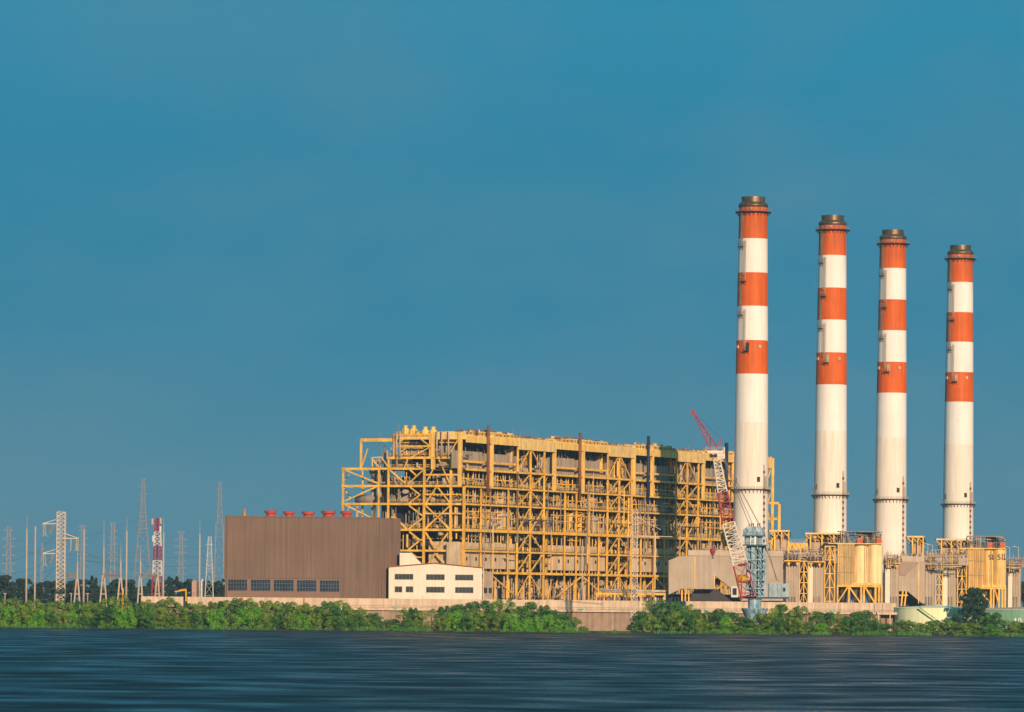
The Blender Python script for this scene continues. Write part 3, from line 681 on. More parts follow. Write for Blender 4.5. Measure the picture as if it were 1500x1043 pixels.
for r, (y0, y1) in enumerate(((841, 848.7), (859.3, 867.3))):
    for c_, (x0, x1) in enumerate(((578.5, 605), (624.5, 651), (667, 693))):
        yy = c_*.55
        spans = [(x0, x1)] if (r == 0 or c_) else [(x0, x0+10.3), (x1-10.3, x1)]
        for s0, s1_ in spans:
            w = part('window', pbox(MB(), s0-.35, y0+yy-.35, s1_+.35, y1+yy+.35, D-.06, .12), M('office_window_frame', (.22, .18, .15), .7), t)
            m2 = MB(); n = 5 if s1_-s0 > 15 else 2
            for i in range(n):
                wx = (s1_-s0)/n; pbox(m2, s0+wx*i+.25, y0+yy+.2, s0+wx*(i+1)-.25, y1+yy-.2, D-.10, .05)
            part('pane', m2, M('office_glass', (.03, .035, .04), .3, .5, spec=.5), w)
mb = MB(); q = P(619, 874, D); mb.tube((q.x, D-.25, 0), (q.x, D-.25, P(619, 873, D).z), .16, 8); q = P(708, 874, D); mb.tube((q.x, D+.1, 0), (q.x, D+.1, P(708, 832, D).z), .14, 8)
part('downpipe', mb, OFFW, t)
# small tan building to the right of the office
D = 1915
t = thing('annex_building', 'small tan annex with dark square windows wedged between office and boiler frame', 'building', Q(714, D, 0))
part('wall', pbox(MB(), 707, 838, 722, 876, D, 8, zmin=0), TAN, t); part('window', pbox(MB(), 707.5, 861, 713.5, 869, D-.05, .1), GLASS, t); part('window', pbox(MB(), 716, 861, 720.5, 869, D-.05, .1), GLASS, t)
# ------------------------------------------------------------------ perimeter wall
def wallD(x): return 1842+ (x-205)*.05
def wseg(mb, x0, x1, z0, z1, off, th, mi=0):
    a = Q(x0, wallD(x0)+off, 0); b = Q(x1, wallD(x1)+off, 0); mb.beam((a.x, a.y, (z0+z1)/2), (b.x, b.y, (z0+z1)/2), th, z1-z0, mi=mi)
t = thing('perimeter_wall', 'long beige stained concrete wall with lower brown panelled tier along the plant front', 'wall', Q(760, wallD(760), 0))
mb = MB(); zt_, zl_ = 11.15, 7.6
wseg(mb, 206, 268, zl_, zt_, 0, .5); wseg(mb, 274, 1312, zl_, zt_, 0, .5)
part('upper_wall', mb, WALLM, t)
mb = MB(); wseg(mb, 268.3, 273.7, 0, 9.5, .9, .5); part('gate_recess', mb, BLACK, t)
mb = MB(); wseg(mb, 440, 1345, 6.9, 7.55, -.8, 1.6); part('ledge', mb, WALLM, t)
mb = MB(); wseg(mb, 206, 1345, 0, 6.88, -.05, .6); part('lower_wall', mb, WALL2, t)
for i in range(24):
    x = 560+i*33.6
    if x > 1340: break
    mb = MB(); q = Q(x, wallD(x)-.5, 0); mb.box(q.x, q.y, 0, 6.88, .9, .5); part('pier', mb, M('pier_concrete', (.42, .32, .24), .9, .15, .2), t)
for i in range(32):
    x = 215+i*34.5
    if abs(x-271) < 6: continue
    q = Q(x, wallD(x)-.3, 0); part('coping_pilaster', MB().box(q.x, q.y, zl_, zt_+.05, .5, .22), WALLM, t)
for x in (353, 443): q = Q(x, wallD(x)-.32, 0); part('rust_panel', MB().box(q.x, q.y, zl_+1, zt_-.1, 1.5, .2), M('rust_orange_panel', (.42, .19, .07), .9), t)
mb = MB(); R = random.uniform
for i in range(60):
    x = R(440, 1300); q = Q(x, wallD(x)-.33, 0); mb.box(q.x, q.y, zl_, zt_-R(0, 1.5), R(.1, .35), .14)
part('drain_pipes', mb, GREY, t)
mb = MB(); a = Q(440, wallD(440)-1.4, 0); b = Q(1310, wallD(1310)-1.4, 0); rail(mb, (a.x, a.y, 7.6), (b.x, b.y, 7.6), 130, 1.2, .08); part('railing', mb, LAG, t)
for i, x in enumerate((310, 580, 670, 852, 1036, 1220)):
    q = Q(x, wallD(x)-2.0, 0); mb = MB().box(q.x, q.y, 7.75, 8.25, 1.7, .6); mb.tube((q.x, q.y, 7.5), (q.x, q.y, 7.76), .15, 8)
    single('wall_lamp', mb, TEAL, 'small teal floodlight on the wall ledge ' + ['below the first shed window', 'below the left end of the white office', 'below the right window of the white office', 'left of the pale lattice mast', 'below the grey duct house left of the crane', 'below the plain yellow silo'][i], 'floodlight', 'teal floodlights along the wall', (q.x, q.y, 7.5))
# ------------------------------------------------------------------ low yellow pipe rack in front of boilers
D = 1900
t = thing('pipe_rack', 'low yellow pipe rack carrying grey pipes above red and white drums behind the wall', 'pipe rack', Q(925, D, 0))
for x in (874, 885, 900, 918, 940, 958, 974): part('post', pbox(MB(), x-.8, 870, x+.8, 881, D, .5, zmin=0), YEL, t)
part('beam', pbox(MB(), 873, 868.5, 975, 871.5, D-.05, .6), YEL, t)
mb = MB(); mb.tube(P(878, 863.8, D+1), P(975, 866.3, D+1), .5, 12); mb.tube(P(880, 866.5, D+.2), P(960, 868, D+.2), .3, 12); part('pipe', mb, LAG, t)
for i in range(26):
    x = 876+i*3.8; q = Q(x, D+2+R(0, 3), 0)
    single('drum', MB().lathe(q.x, q.y, [(.01, 8.8), (.42, 8.8), (.42, P(x, 873+R(0, 3), D).z), (.01, P(x, 873, D).z)], 14) if 0 else MB().lathe(q.x, q.y, [(.42, 0), (.42, P(x, 873.5+R(0, 3), D).z), (.01, P(x, 874, D).z)], 14), [MAGN, PALEG, GREY][i % 3],
           'upright %s drum, number %d from the left under the low yellow pipe rack' % (('magenta', 'whitish', 'grey')[i % 3], i+1), 'drum', 'drums under the low yellow rack', (q.x, q.y, 0))
# ------------------------------------------------------------------ duct houses (big grey funnels)
def duct_house(name, label, outline, D, dep, band, cut):
    q = Q(outline[0][0], D, 0); t = thing(name, label, 'duct', q, 'grey flue duct housings')
    pts = [P(x, y, D) for x, y in outline]; mb = MB().prism(pts, (0, dep, 0))
    part('duct_body', mb, DUCTG, t)
    if band:
        x0, y0, x1, y1 = band; part('roof_band', pbox(MB(), x0, y0, x1, y1, D-.3, dep), DUCTL, t)
        mb = MB(); prail(mb, x0, x1, y0, D-.1); part('railing', mb, GREY, t); bt = Bits()
        for i in range(int((x1-x0)/3.2)):
            x = x0+R(0, x1-x0); pbox(bt.new(), x, y0-R(1, 6), x+R(.8, 3), y0, D+R(.3, 5), 1, mi=random.choice((0, 1)))
            if random.random() < .5: bt.new().tube(P(x, y0, D+2), P(x, y0-R(5, 11), D+2), .13, 6, mi=1)
        bt.done('roof_unit', [GREY, LAG], t)
    for x, y0, y1 in cut: part('seam_rib', pbox(MB(), x-.6, y0, x+.6, y1, D-.2, .25), CREAM, t)
    for i in range(2): pass
    return t
t = duct_house('flue_duct_housing', 'large grey flue duct housing with chamfered corners behind the crane boom', [(979.5, 871), (979.5, 821), (996, 814.5), (1147, 814.5), (1147, 880), (1086, 880), (1074, 864), (1047, 843), (1047, 862.5), (997, 862.5)], 2030, 9, (1008, 806.5, 1147, 814.5), [(1017.5, 815, 862), (1046.5, 842, 862)])
mb = MB()
for x in (998, 1003, 1008): pbox(mb, x, 864, x+1.8, 880, 2030, 1, zmin=0)
part('support_leg', mb, YEL, t)
for a, b in ((1017, 1076),): part('dark_hopper', MB().prism([P(1006, 884, 2036), P(1018, 863, 2036), P(1050, 863, 2036), P(1076, 884, 2036)], (0, 2, 0)), M('slate_hopper', (.06, .06, .065), .9), t)  # coal-grey sloping hopper below the duct body
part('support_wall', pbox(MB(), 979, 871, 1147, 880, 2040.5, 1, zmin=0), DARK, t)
t = duct_house('flue_duct_housing', 'smaller grey flue duct housing with sloping underside at the foot of the third chimney', [(1316.5, 866), (1316.5, 823), (1355, 823), (1355, 884), (1351, 884), (1329.5, 866)], 2190, 8, (1316, 815, 1354, 823), [(1345.5, 823, 884)])
mb = MB(); mb.prism([P(1318, 842.5, 2189.6), P(1327, 842.5, 2189.6), P(1347, 824, 2189.6), P(1318, 824, 2189.6)], (0, .3, 0)); part('sloped_shadow', mb, M('duct_grey_shadow', (.36, .27, .2), .8, .08), t)  # darker grey patch painted as the slanting shadow below the roof band
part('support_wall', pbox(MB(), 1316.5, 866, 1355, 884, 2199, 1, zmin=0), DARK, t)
for x in (1320, 1325): part('support_leg', MB().beam(P(x+2.5, 866, 2190), P(x, 888, 2190), .6), YEL, t)
part('support_leg', pbox(MB(), 1316.5, 871, 1330, 873, 2189.8, .6), YEL, t)
# ------------------------------------------------------------------ precipitator blocks
def precip(label, x0, x1, ytop, D, white=None, dep=14, decks=True):
    t = thing('precipitator', label, 'industrial filter', Q((x0+x1)/2, D, 0), 'electrostatic precipitators at the chimney feet')
    mb = MB(); pbox(mb, x0, ytop, x1, 900, D, dep, zmin=0); n = max(2, int((x1-x0)/3.6))
    for i in range(n+1):
        x = x0+(x1-x0)*i/n; pbox(mb, x-.3, ytop, x+.3, 900, D-.22, .24, zmin=0)
    part('casing', mb, DUCTG, t)
    if white: part('sunlit_end_face', pbox(MB(), white[0], ytop, white[1], 880, D-.5, dep*.8, zmin=7), OFFW, t)  # sun on the narrow end face is put in by this paler colour
    xa, xb = (white[0] if white and white[0] < x0 else x0)-2, x1+3
    part('roof_deck', pbox(MB(), xa, ytop-1.8, xb, ytop-.2, D-1.5, dep+2), YEL, t)
    for i in range(int((xb-xa)/4.2)):
        x = xa+2+i*4.2; c = P(x, ytop+1.5, D-.9); part('rapper_hood', MB().tube(c, c-V((0, 0, 1.5)), .75, 10, r2=.2), [BLACK, YEL, BLACK][i % 3], t)
    mb = MB()
    for k, (z, dd) in enumerate(((0, -1.2), (0, 3), (0, 7))): prail(mb, xa, xb, ytop-1.8-(0 if k == 0 else 4), D+dd)
    part('railing', mb, GREY, t); bt = Bits()
    for i in range(int((xb-xa)*2.6)):
        x = R(xa, xb); dd = R(-1, dep-3); h = R(2, 13)
        k = random.random()
        if k < .45: bt.new().tube(P(x, ytop-1.8, D+dd), P(x, ytop-1.8-h, D+dd), R(.08, .3), 7, mi=random.choice((0, 1, 2)))
        elif k < .8: pbox(bt.new(), x, ytop-1.8-h*.7, x+R(1, 3), ytop-1.8, D+dd, R(.5, 2), mi=random.choice((0, 1, 2)))
        else: bt.new().tube(P(x, ytop-h, D+dd), P(x+R(3, 8), ytop-h, D+dd), .16, 7, mi=1)
    bt.done('roof_unit', [GREY, LAG, RUSTY], t)
    for i in range(int((x1-x0)/4)): part('base_pipe', pbox(MB(), x0+i*4+.5, 874, x0+i*4+2, 900, D-.6, .5, zmin=0), GREY, t)
    return t
precip('grey precipitator block with yellow roof edge right of the crane machine house', 1151, 1170, 822.5, 2070)
precip('grey precipitator block with end face coloured sunlit left of the plain yellow silo', 1191, 1206, 824, 2080, (1183.5, 1190.5))
precip('grey precipitator block with end face coloured sunlit right of the plain yellow silo', 1304, 1316, 826, 2175, (1296.5, 1303.5))
precip('grey precipitator block behind the pale tank, left of a yellow truss tower', 1355.5, 1369, 827, 2215)
precip('grey precipitator block with end face coloured sunlit left of the lettered silo', 1389, 1400, 828, 2220, (1381, 1388))
precip('grey precipitator block with end face coloured sunlit at the right edge beside the lettered silo', 1484, 1495, 832, 2290, (1476.5, 1483))
# low equipment band between the chimney feet
t = thing('equipment_deck', 'long cluttered grey equipment deck with railings between first and second chimney', 'platform', Q(1190, 2098, 0))
part('deck', pbox(MB(), 1128, 815, 1226, 824, 2098, 8), DUCTG, t); part('deck_support', pbox(MB(), 1140, 824, 1226, 880, 2104, 2, zmin=0), M('dark_brown_steel', (.12, .1, .085), .9, .3), t)  # support in a dark brown steel colour
bt = Bits()
for i in range(150):
    x = R(1126, 1224); h = R(2, 15); dd = R(0, 6); k = random.random()
    if k < .5: bt.new().tube(P(x, 815, 2098+dd), P(x, 815-h, 2098+dd), R(.07, .28), 6, mi=random.choice((0, 1, 2)))
    elif k < .8: pbox(bt.new(), x, 815-h*.6, x+R(1, 3.5), 815, 2098+dd, 1.4, mi=random.choice((0, 1, 1, 2)))
    else: bt.new().tube(P(x, 815-h, 2098+dd), P(x+R(3, 9), 815-h, 2098+dd), .17, 6, mi=1)
bt.done('deck_unit', [GREY, LAG, RUSTY], t)
t = thing('equipment_deck', 'long cluttered grey equipment deck with lamp posts between third and fourth chimney', 'platform', Q(1385, 2235, 0), )
part('deck', pbox(MB(), 1353, 817, 1418, 828, 2235, 8), DUCTG, t)
bt = Bits()
for i in range(120):
    x = R(1350, 1416); h = R(2, 13); dd = R(0, 6); k = random.random()
    if k < .5: bt.new().tube(P(x, 817, 2235+dd), P(x, 817-h, 2235+dd), R(.07, .28), 6, mi=random.choice((0, 1, 2)))
    elif k < .8: pbox(bt.new(), x, 817-h*.6, x+R(1, 3), 817, 2235+dd, 1.4, mi=random.choice((0, 1, 1, 2)))
    else: bt.new().tube(P(x, 817-h, 2235+dd), P(x+R(3, 7), 817-h, 2235+dd), .17, 6, mi=1)
bt.done('deck_unit', [GREY, LAG, RUSTY], t)
part('deck_support', pbox(MB(), 1400, 828, 1418, 885, 2243, 2, zmin=0), MATS['dark_brown_steel'], t)
for (x0, x1, D_, lb) in ((1130, 1226, 2094, 'bundle of long grey service pipes with railing left of the plain silo'), (1297, 1316, 2170, 'short bundle of grey service pipes right of the plain silo'), (1352, 1417, 2208, 'bundle of long grey service pipes left of the lettered silo'), (1476, 1500, 2284, 'short bundle of grey service pipes at the right edge')):
    t = thing('service_pipes', lb, 'pipes', Q((x0+x1)/2, D_, 0), 'grey service pipe runs')
    yb = 812+(x0-1130)*.035
    for i in range(9):
        yy = yb+R(-6, 12); xa_ = x0+R(0, (x1-x0)*.4); xb_ = x1-R(0, (x1-x0)*.4); part('pipe', MB().tube(P(xa_, yy, D_+R(-1, 2)), P(xb_, yy, D_+R(-1, 2)), R(.12, .4), 8), random.choice((GREY, LAG, DUCTL)), t)
    for i in range(int((x1-x0)/3)):
        x = R(x0, x1); q = Q(x, D_, 0); part('post', MB().tube((q.x, q.y, P(x, yb+14, D_).z), (q.x, q.y, P(x, yb-R(2, 14), D_).z), R(.09, .18), 6), random.choice((GREY, LAG, YEL2)), t)
    mb = MB(); 
    for yy in (yb-4, yb+4): prail(mb, x0, x1, yy, D_-.8, w=.1)
    part('railing', mb, LAG, t)
# orange-yellow duct behind
part_t = thing('overhead_conveyor', 'low yellow conveyor gantry running behind the equipment deck, right of first chimney', 'conveyor', Q(1160, 2120, 0))
part('gantry', pbox(MB(), 1128, 795, 1183, 806, 2120, 3), YEL, part_t)
for x in (1132, 1150, 1170, 1181): part('gantry_leg', pbox(MB(), x, 806, x+2, 880, 2120.5, 1, zmin=0), YEL, part_t)
mb = MB()
for i in range(9): x = 1129+i*6; mb.beam(P(x, 794, 2119.8), P(x+6, 806, 2119.8), .3)
mb2 = mb; prail(mb, 1128, 1183, 795, 2119.8); part('lattice_side', mb, YEL2, part_t)
# yellow truss towers
def truss(label, x0, x1, y0, D, dep=4):
    t = thing('truss_tower', label, 'stair tower', Q((x0+x1)/2, D, 0), 'yellow truss stair towers')
    xs = [x0, (x0+x1)/2, x1]; z1 = P(x0, y0, D).z
    for x in xs:
        for dd in (0, dep): q = Q(x, D+dd, 0); part('post', MB().beam((q.x, q.y, 0), (q.x, q.y, z1), .36), YEL, t)
    n = 5; a = Q(x0, D, 0); b = Q(x1, D, 0); m_ = (a+b)/2
    for i in range(n):
        l0 = 6+(z1-6)*i/n; l1 = 6+(z1-6)*(i+1)/n
        part('landing', MB().beam((a.x, D+dep/2, l1), (b.x, D+dep/2, l1), dep, .3), YEL2, t)
        part('brace', MB().beam((a.x, D, l0), (m_.x, D, l1), .24), YEL, t); part('brace', MB().beam((m_.x, D, l1), (b.x, D, l0), .24), YEL, t)
        part('stair_flight', MB().beam((a.x, D+dep*.6, l0), (b.x, D+dep*.6, l1), .9, .3), GREY, t)
    return t
truss('narrow yellow truss stair tower right of the crane, between grey blocks', 1170.5, 1183, 822, 2072)
truss('narrow yellow truss stair tower between the third and fourth chimney feet', 1370, 1380, 827, 2216)
truss('short yellow braced stair frame touching the left side of the plain silo', 1207.5, 1222, 800, 2088, 6)
truss('short yellow braced stair frame touching the left side of the lettered silo', 1402, 1415, 806, 2240, 6)
# ------------------------------------------------------------------ chimney foot decks
def foot_deck(label, x0, x1, y, D, ybot, front=True):
    t = thing('duct_platform', label, 'platform', Q((x0+x1)/2, D, 0), 'flat platforms at the chimney feet')
    part('deck', pbox(MB(), x0, y, x1, y+2.4, D-1, 9), CREAM, t)
    n = max(2, int((x1-x0)/17)); mb = MB(); bt = Bits()
    for i in range(n+1):
        x = x0+7+(x1-x0-10)*i/n; q = Q(x, D, 0); part('column', MB().beam((q.x, q.y, P(x, ybot+4, D).z), (q.x, q.y, P(x, y+2.4, D).z), .6), YEL, t)
        bt.new().beam(P(x-6, y+3, D), P(x, y+9, D), .28, mi=0)
    for i in range(int((x1-x0)*1.5)):
        x = R(x0+4, x1); yy = y+R(3, 12)
        bt.new().tube(P(x, yy, D+R(.5, 5)), P(x+R(-3, 3), yy+R(2, 7), D+R(.5, 5)), R(.12, .6), 8, mi=random.choice((0, 1, 2, 3)))
    for i in range(int((x1-x0)/7)): pbox(bt.new(), x0+8+i*7, y+4, x0+8+i*7+3, y+R(8, 12), D+3, 2, mi=3)
    bt.done('underdeck_duct', [YEL, GREY, LAG, DARK], t)
    part('header_duct', pbox(MB(), x0+6, y+14, x1-4, ybot, D+1, 4), TAN, t)
foot_deck('flat yellow-edged platform wrapped round the foot of the first chimney, right of the crane', 1126.5, 1157, 776.5, 2062, 806)
foot_deck('flat yellow-edged platform at the foot of the second chimney', 1179, 1240, 780.5, 2132, 806)
foot_deck('flat yellow-edged platform hugging the right side of the third chimney', 1328.5, 1354, 785, 2222, 812)
foot_deck('flat yellow-edged platform at the foot of the fourth chimney', 1371, 1424, 789, 2300, 812)
foot_deck('flat yellow-edged platform hugging the left side of the third chimney', 1262, 1288, 785, 2236, 812)
foot_deck('short flat platform between the crane and first chimney foot', 1052, 1075, 776, 2070, 800)
# ------------------------------------------------------------------ silos
def silo(label, xl, xm, x2, x3, y0, y1, D, text):
    t = thing('silo', label, 'silo', Q((xl+x3)/2, D, 0), 'yellow silo blocks')
    k = D/F; z0 = P(xm, y1, D).z; z1 = P(xm, y0, D).z
    # ribbed left bin
    mb = MB(); pbox(mb, xl, y0, xm, y1, D, 9); n = 9
    for i in range(n+1): pbox(mb, xl+(xm-xl)*i/n-.35, y0, xl+(xm-xl)*i/n+.35, y1, D-.35, .4)
    part('ribbed_bin', mb, SILOD if not text else M('silo_ribbed_yellow', (.70, .44, .15), .75, .12, .3), t)
    mb = MB()
    for f in (.0, .29, .66): pbox(mb, xl-.4, y0+(y1-y0)*f, xm+.2, y0+(y1-y0)*f+1.0, D-.6, .3)
    part('ring_beam', mb, SILOD, t)
    for i, (a, b) in enumerate(((xm-2, x2+3), (x2, x3))):
        r = (b-a)/2*k; c = Q((a+b)/2, D+r+(1.2 if i == 0 else 0), 0)
        part('cylinder', MB().lathe(c.x, c.y, [(.05, z0), (r, z0), (r, z1), (.05, z1)], 48), SILO if text else M('silo_pale_yellow', (.92, .70, .36), .65, .08, .25, rust=.12, rustcol=(.80, .46, .10)), t)
        if text:
            tr = [c, r]
            def surf(u, v, c=c, r=r, i=i): ph = -pi/2 + (u-[r*.30, r*.62][i])/r*1.0 - [.15, -.2][i]; return V((c.x+(r+.04)*cos(ph), c.y+(r+.04)*sin(ph), z1-6.2+v))
            mb = MB(); 
            if i == 0:
                def surf(u, v, c=c, r=r): ph = -pi/2-.12+u/r; return V((c.x+(r+.04)*cos(ph), c.y+(r+.04)*sin(ph), P(1450, 819.5, D).z+v))
                lettering(mb, 'SI', surf, 2.05, .34)
            else:
                def surf(u, v, c=c, r=r): ph = -pi/2-.28+u/r; return V((c.x+(r+.04)*cos(ph), c.y+(r+.04)*sin(ph), P(1465, 819.5, D).z+v))
                lettering(mb, 'SIL', surf, 2.25, .38)
            part('lettering', mb, LETT, t)
    part('skirt_beam', pbox(MB(), xl-2, y1-.2, x3+1, y1+2.4, D-.8, 10), YEL, t)
    part('skirt_band', pbox(MB(), xm-4, y1-3.5, x3, y1-.4, D-.3, 8), SILO, t)
    zg = 0; zl = P(xm, y1+2.4, D).z
    legs = [xl-5, xl+9, xl+30, (xm+x2)/2+3, x3-10, x3-5, x3-1.5]
    for x in [xl-1, xl+16, xl+34, xl+38, x3-10, x3-5, x3-1]:
        q = Q(x, D-.4, 0); part('leg', MB().beam((q.x, q.y, 0), (q.x, q.y, zl), .75), YEL, t)
    for a in ((xl-1, 884, xl+15, y1+2), (xl+17, y1+2, xl+34, 884), (xl+40, y1+2, x3-10, 884)):
        part('brace', MB().beam(P(a[0], a[1], D-.5), P(a[2], a[3], D-.5), .6), YEL, t)
    for x in (xl+10, xl+28, x3-17):
        q = Q(x, D+5, 0); part('hopper', MB().lathe(q.x, q.y, [(2.6, zl), (2.4, zl-3), (.5, 10), (.4, 4)], 20), M('hopper_grey', (.14, .12, .11), .8, .2), t)
    for x in (xl+4, xl+20): q = Q(x, D+7, 0); part('dust_pipe', MB().tube((q.x, q.y, 0), (q.x, q.y, zl), .4, 10), LAG, t)
    # roof deck with a thicket of rails, ducts and boxes
    part('roof_deck', pbox(MB(), xl-14, y0-1.4, x3, y0-.1, D-.7, 10), YEL2, t)
    mb = MB(); prail(mb, xl-14, x3, y0-1.4, D-.5); part('railing', mb, GREY, t); bt = Bits()
    for i in range(120):
        x = R(xl-2, x3-1); h = R(5, 17.5); dd = R(0, 8)
        if random.random() < .62: bt.new().tube(P(x, y0-1, D+dd), P(x, y0-1-h, D+dd), R(.07, .24), 6, mi=random.choice((0, 0, 1, 3)))
        else: bt.new().tube(P(x, y0-h, D+dd), P(min(x3, x+R(3, 14)), y0-h, D+dd), R(.07, .2), 6, mi=random.choice((0, 1, 3)))
    pbox(bt.new(), xl+1, y0-19, x3-3, y0-17.5, D+1, 7, mi=0); pbox(bt.new(), xl+28, y0-17, x3-10, y0-12, D+4, 4, mi=3)
    bt.done('roof_unit', [GREY, LAG, RUSTY, DARK], t)
    for a in (xm+5, x3-8): part('orange_cabinet', pbox(MB(), a, y0-9.5, a+7.5, y0-1.4, D-.2, 2.4), ORBOX, t)
    q = P(x2, y0, D-.2); part('downpipe', MB().tube(V((q.x, D-.35, z0)), V((q.x, D-.35, z1)), .16, 8), GREY, t)
    return t
silo('plain yellow silo block without lettering, right of the second chimney foot', 1227, 1251, 1269, 1292, 797, 857.5, 2110, False)
silo('yellow silo block with black SI and SIL lettering near the right edge', 1417, 1441.5, 1452.5, 1473, 804, 860.5, 2270, True)
# lamp posts above ESP decks
for i, (x, y0, y1, D) in enumerate(((1358, 797, 822, 2225), (1365, 799, 822, 2226), (1478, 802, 826, 2285), (1491, 802, 830, 2286))):
    z0, z1 = P(x, y1, D).z, P(x, y0, D).z; q = Q(x, D, 0)
    mb = MB().tube((q.x, q.y, z0), (q.x, q.y, z1), .12, 8).tube((q.x, q.y, z1), (q.x-1.6, q.y, z1+.5), .1, 8)
    mb.box(q.x-1.9, q.y, z1+.35, z1+.6, 1.2, .4)
    single('street_lamp', mb, GALV, ['curved lamp post left of the fourth chimney, the left of a pair', 'curved lamp post nearest the left of the fourth chimney', 'curved lamp post immediately right of the lettered silo', 'curved lamp post at the far right edge of the plant'][i], 'lamp post', 'curved lamp posts on the roof decks', (q.x, q.y, z0))
# ------------------------------------------------------------------ tanks and small right hand buildings
D = 1782
c = Q(1371, D+22, 0); r = 14.6; zt_ = P(1371, 890.5, D+5).z
t = thing('storage_tank', 'pale yellow-green storage tank with a green stair, left of the dark tree', 'storage tank', (c.x, c.y, 0), 'green storage tanks')
part('tank_shell', MB().lathe(c.x, c.y, [(r, 0), (r, zt_-.35), (r*1.008, zt_-.35), (r*1.008, zt_), (.05, zt_+1.0)], 96), TANKP, t)
mb = MB(); 
for i in range(14):
    a = radians(-120+i*3); a2 = radians(-120+(i+1)*3); z = zt_-.3-i*.55
    for hh in (0, 1.1): mb.beam((c.x+(r+.5)*cos(a), c.y+(r+.5)*sin(a), z+hh), (c.x+(r+.5)*cos(a2), c.y+(r+.5)*sin(a2), z-.55+hh), .22 if hh == 0 else .1)
part('stair', mb, STAIRG, t)
c = Q(1508, D+25, 0); r = 21; zt_ = P(1490, 892.5, D+5).z
t = thing('storage_tank', 'darker green storage tank with white number 10 at the right edge', 'storage tank', (c.x, c.y+6, 0), 'green storage tanks')
cy = c.y+6
part('tank_shell', MB().lathe(c.x, cy, [(r, 0), (r, zt_-.3)], 96), TANKG, t)
part('tank_roof', MB().lathe(c.x, cy, [(r*1.01, zt_-.3), (r*1.01, zt_), (.05, zt_+.9)], 96), WALLM, t)
mb = MB()
def surf(u, v): 
    q = Q(1489.5, D, 0); x = q.x+u; dx = max(-1, min(1, (x-c.x)/r)); return V((x, cy-sqrt(1-dx*dx)*r-.05, P(1490, 915.5, D+6).z+v))
lettering(mb, '10', surf, 2.3, .42); part('lettering', mb, LETW, t)
t = thing('pump_shelter', 'low brown shelter with grey frame beside the pale tank', 'shelter', Q(1325, 1800, 0))
part('roof_slab', pbox(MB(), 1285, 897, 1341, 900.5, 1800, 6), WALLM, t); part('wall', pbox(MB(), 1290, 900.5, 1338, 925, 1804, 2, zmin=0), WALL2, t)
for x in (1286, 1303, 1320, 1338): part('post', pbox(MB(), x, 900.5, x+1.6, 925, 1800, .4, zmin=0), WALLM, t)
t = thing('roof_parapet', 'low pale green parapet roof between the wall end and the pale tank', 'building', Q(1330, 1835, 0))
part('parapet', pbox(MB(), 1311, 889.5, 1352, 893.5, 1835, 6, zmin=0), M('pale_green_trim', (.5, .62, .48), .8), t)
# ------------------------------------------------------------------ crane
D = 1800; k = D/F
t = thing('crane', 'harbour crane with blue mast and red and white lattice boom in front of first chimney', 'crane', Q(1104, D, 0))
c = Q(1105, D, 0)
def zc(y): return P(1105, y, D).z
part('pedestal', MB().lathe(c.x, c.y, [(3.4, 0), (3.4, zc(904)), (4.6, zc(893)), (4.7, zc(891.5)), (4.7, zc(891)), (2.3, zc(890.8)), (2.3, zc(878)), (3.2, zc(877))], 28), BLUE, t)
part('slewing_deck', pbox(MB(), 1083, 874.3, 1156, 877, D-2.6, 6), BLUED, t)
h = part('machine_house', pbox(MB(), 1126, 854.7, 1155, 874.3, D-2.4, 5), M('machine_house_paint', (.38, .48, .52), .6, .1, .2), t)
part('window', pbox(MB(), 1147, 861, 1150.5, 866.5, D-2.46, .05), GLASS, h)
mb = MB()
for i in range(10): pbox(mb, 1127+i*2, 855.5, 1127.6+i*2, 873.5, D-2.55, .15)
part('louvre', mb, BLUE, h); mb = MB(); prail(mb, 1126, 1155, 854.5, D-2.3); part('railing', mb, GREY, h)
cab = part('cab', pbox(MB(), 1071, 859, 1081, 875, D-2.5, 2.6), CWHT, t); part('window', pbox(MB(), 1073, 861.5, 1079, 871.5, D-2.56, .06), GLASS, cab)
# mast: four blue columns with plating
for x0, x1 in ((1093, 1098.5), (1100, 1108), (1110, 1115), (1117, 1122)):
    q0 = P(x0, 874.5, D); q1 = P(x1, 874.5, D); part('mast_column', pbox(MB(), x0, 799.5, x1, 874.5, D+random.uniform(-1, .6), 2.2), BLUE, t)
mb = MB()
for i, (a, b) in enumerate(zip((805, 820, 835, 850, 862), (820, 835, 850, 862, 874))):
    mb.beam(P(1097, a, D-1.1), P(1119, b, D-1.1), .22); mb.beam(P(1113, a, D-1.2), P(1121, b, D-1.2), .2); mb.beam(P(1095, b, D-1.2), P(1122, b, D-1.2), .35)
part('mast_brace', mb, BLUE, t)
part('mast_plating', pbox(MB(), 1094, 799.5, 1121, 874, D+1.6, .6), BLUED, t)
part('mast_platform', pbox(MB(), 1088.5, 797.8, 1123.5, 799.5, D-2.4, 5), BLUED, t); part('mast_platform', pbox(MB(), 1088.5, 784, 1121, 785.8, D-2.4, 5), BLUED, t)
part('mast_head', MB().prism([P(1089, 784, D-1.6), P(1089, 776, D-1.6), P(1095, 771.5, D-1.6), P(1114, 771, D-1.6), P(1119.5, 775, D-1.6), P(1119.5, 784, D-1.6)], (0, 3.2, 0)), BLUE, t)
for x0, x1 in ((1091, 1099), (1101, 1105), (1108, 1117)): part('mast_column', pbox(MB(), x0, 785.8, x1, 797.8, D-.9, 2.2), BLUE, t)
for x in (1097.5, 1100.5, 1103.5, 1110, 1113):
    q = P(x, 770.5, D); part('sheave', MB().tube(q+V((-.15, 0, 0)), q+V((.15, 0, 0)), .95, 16), BLACK, t)
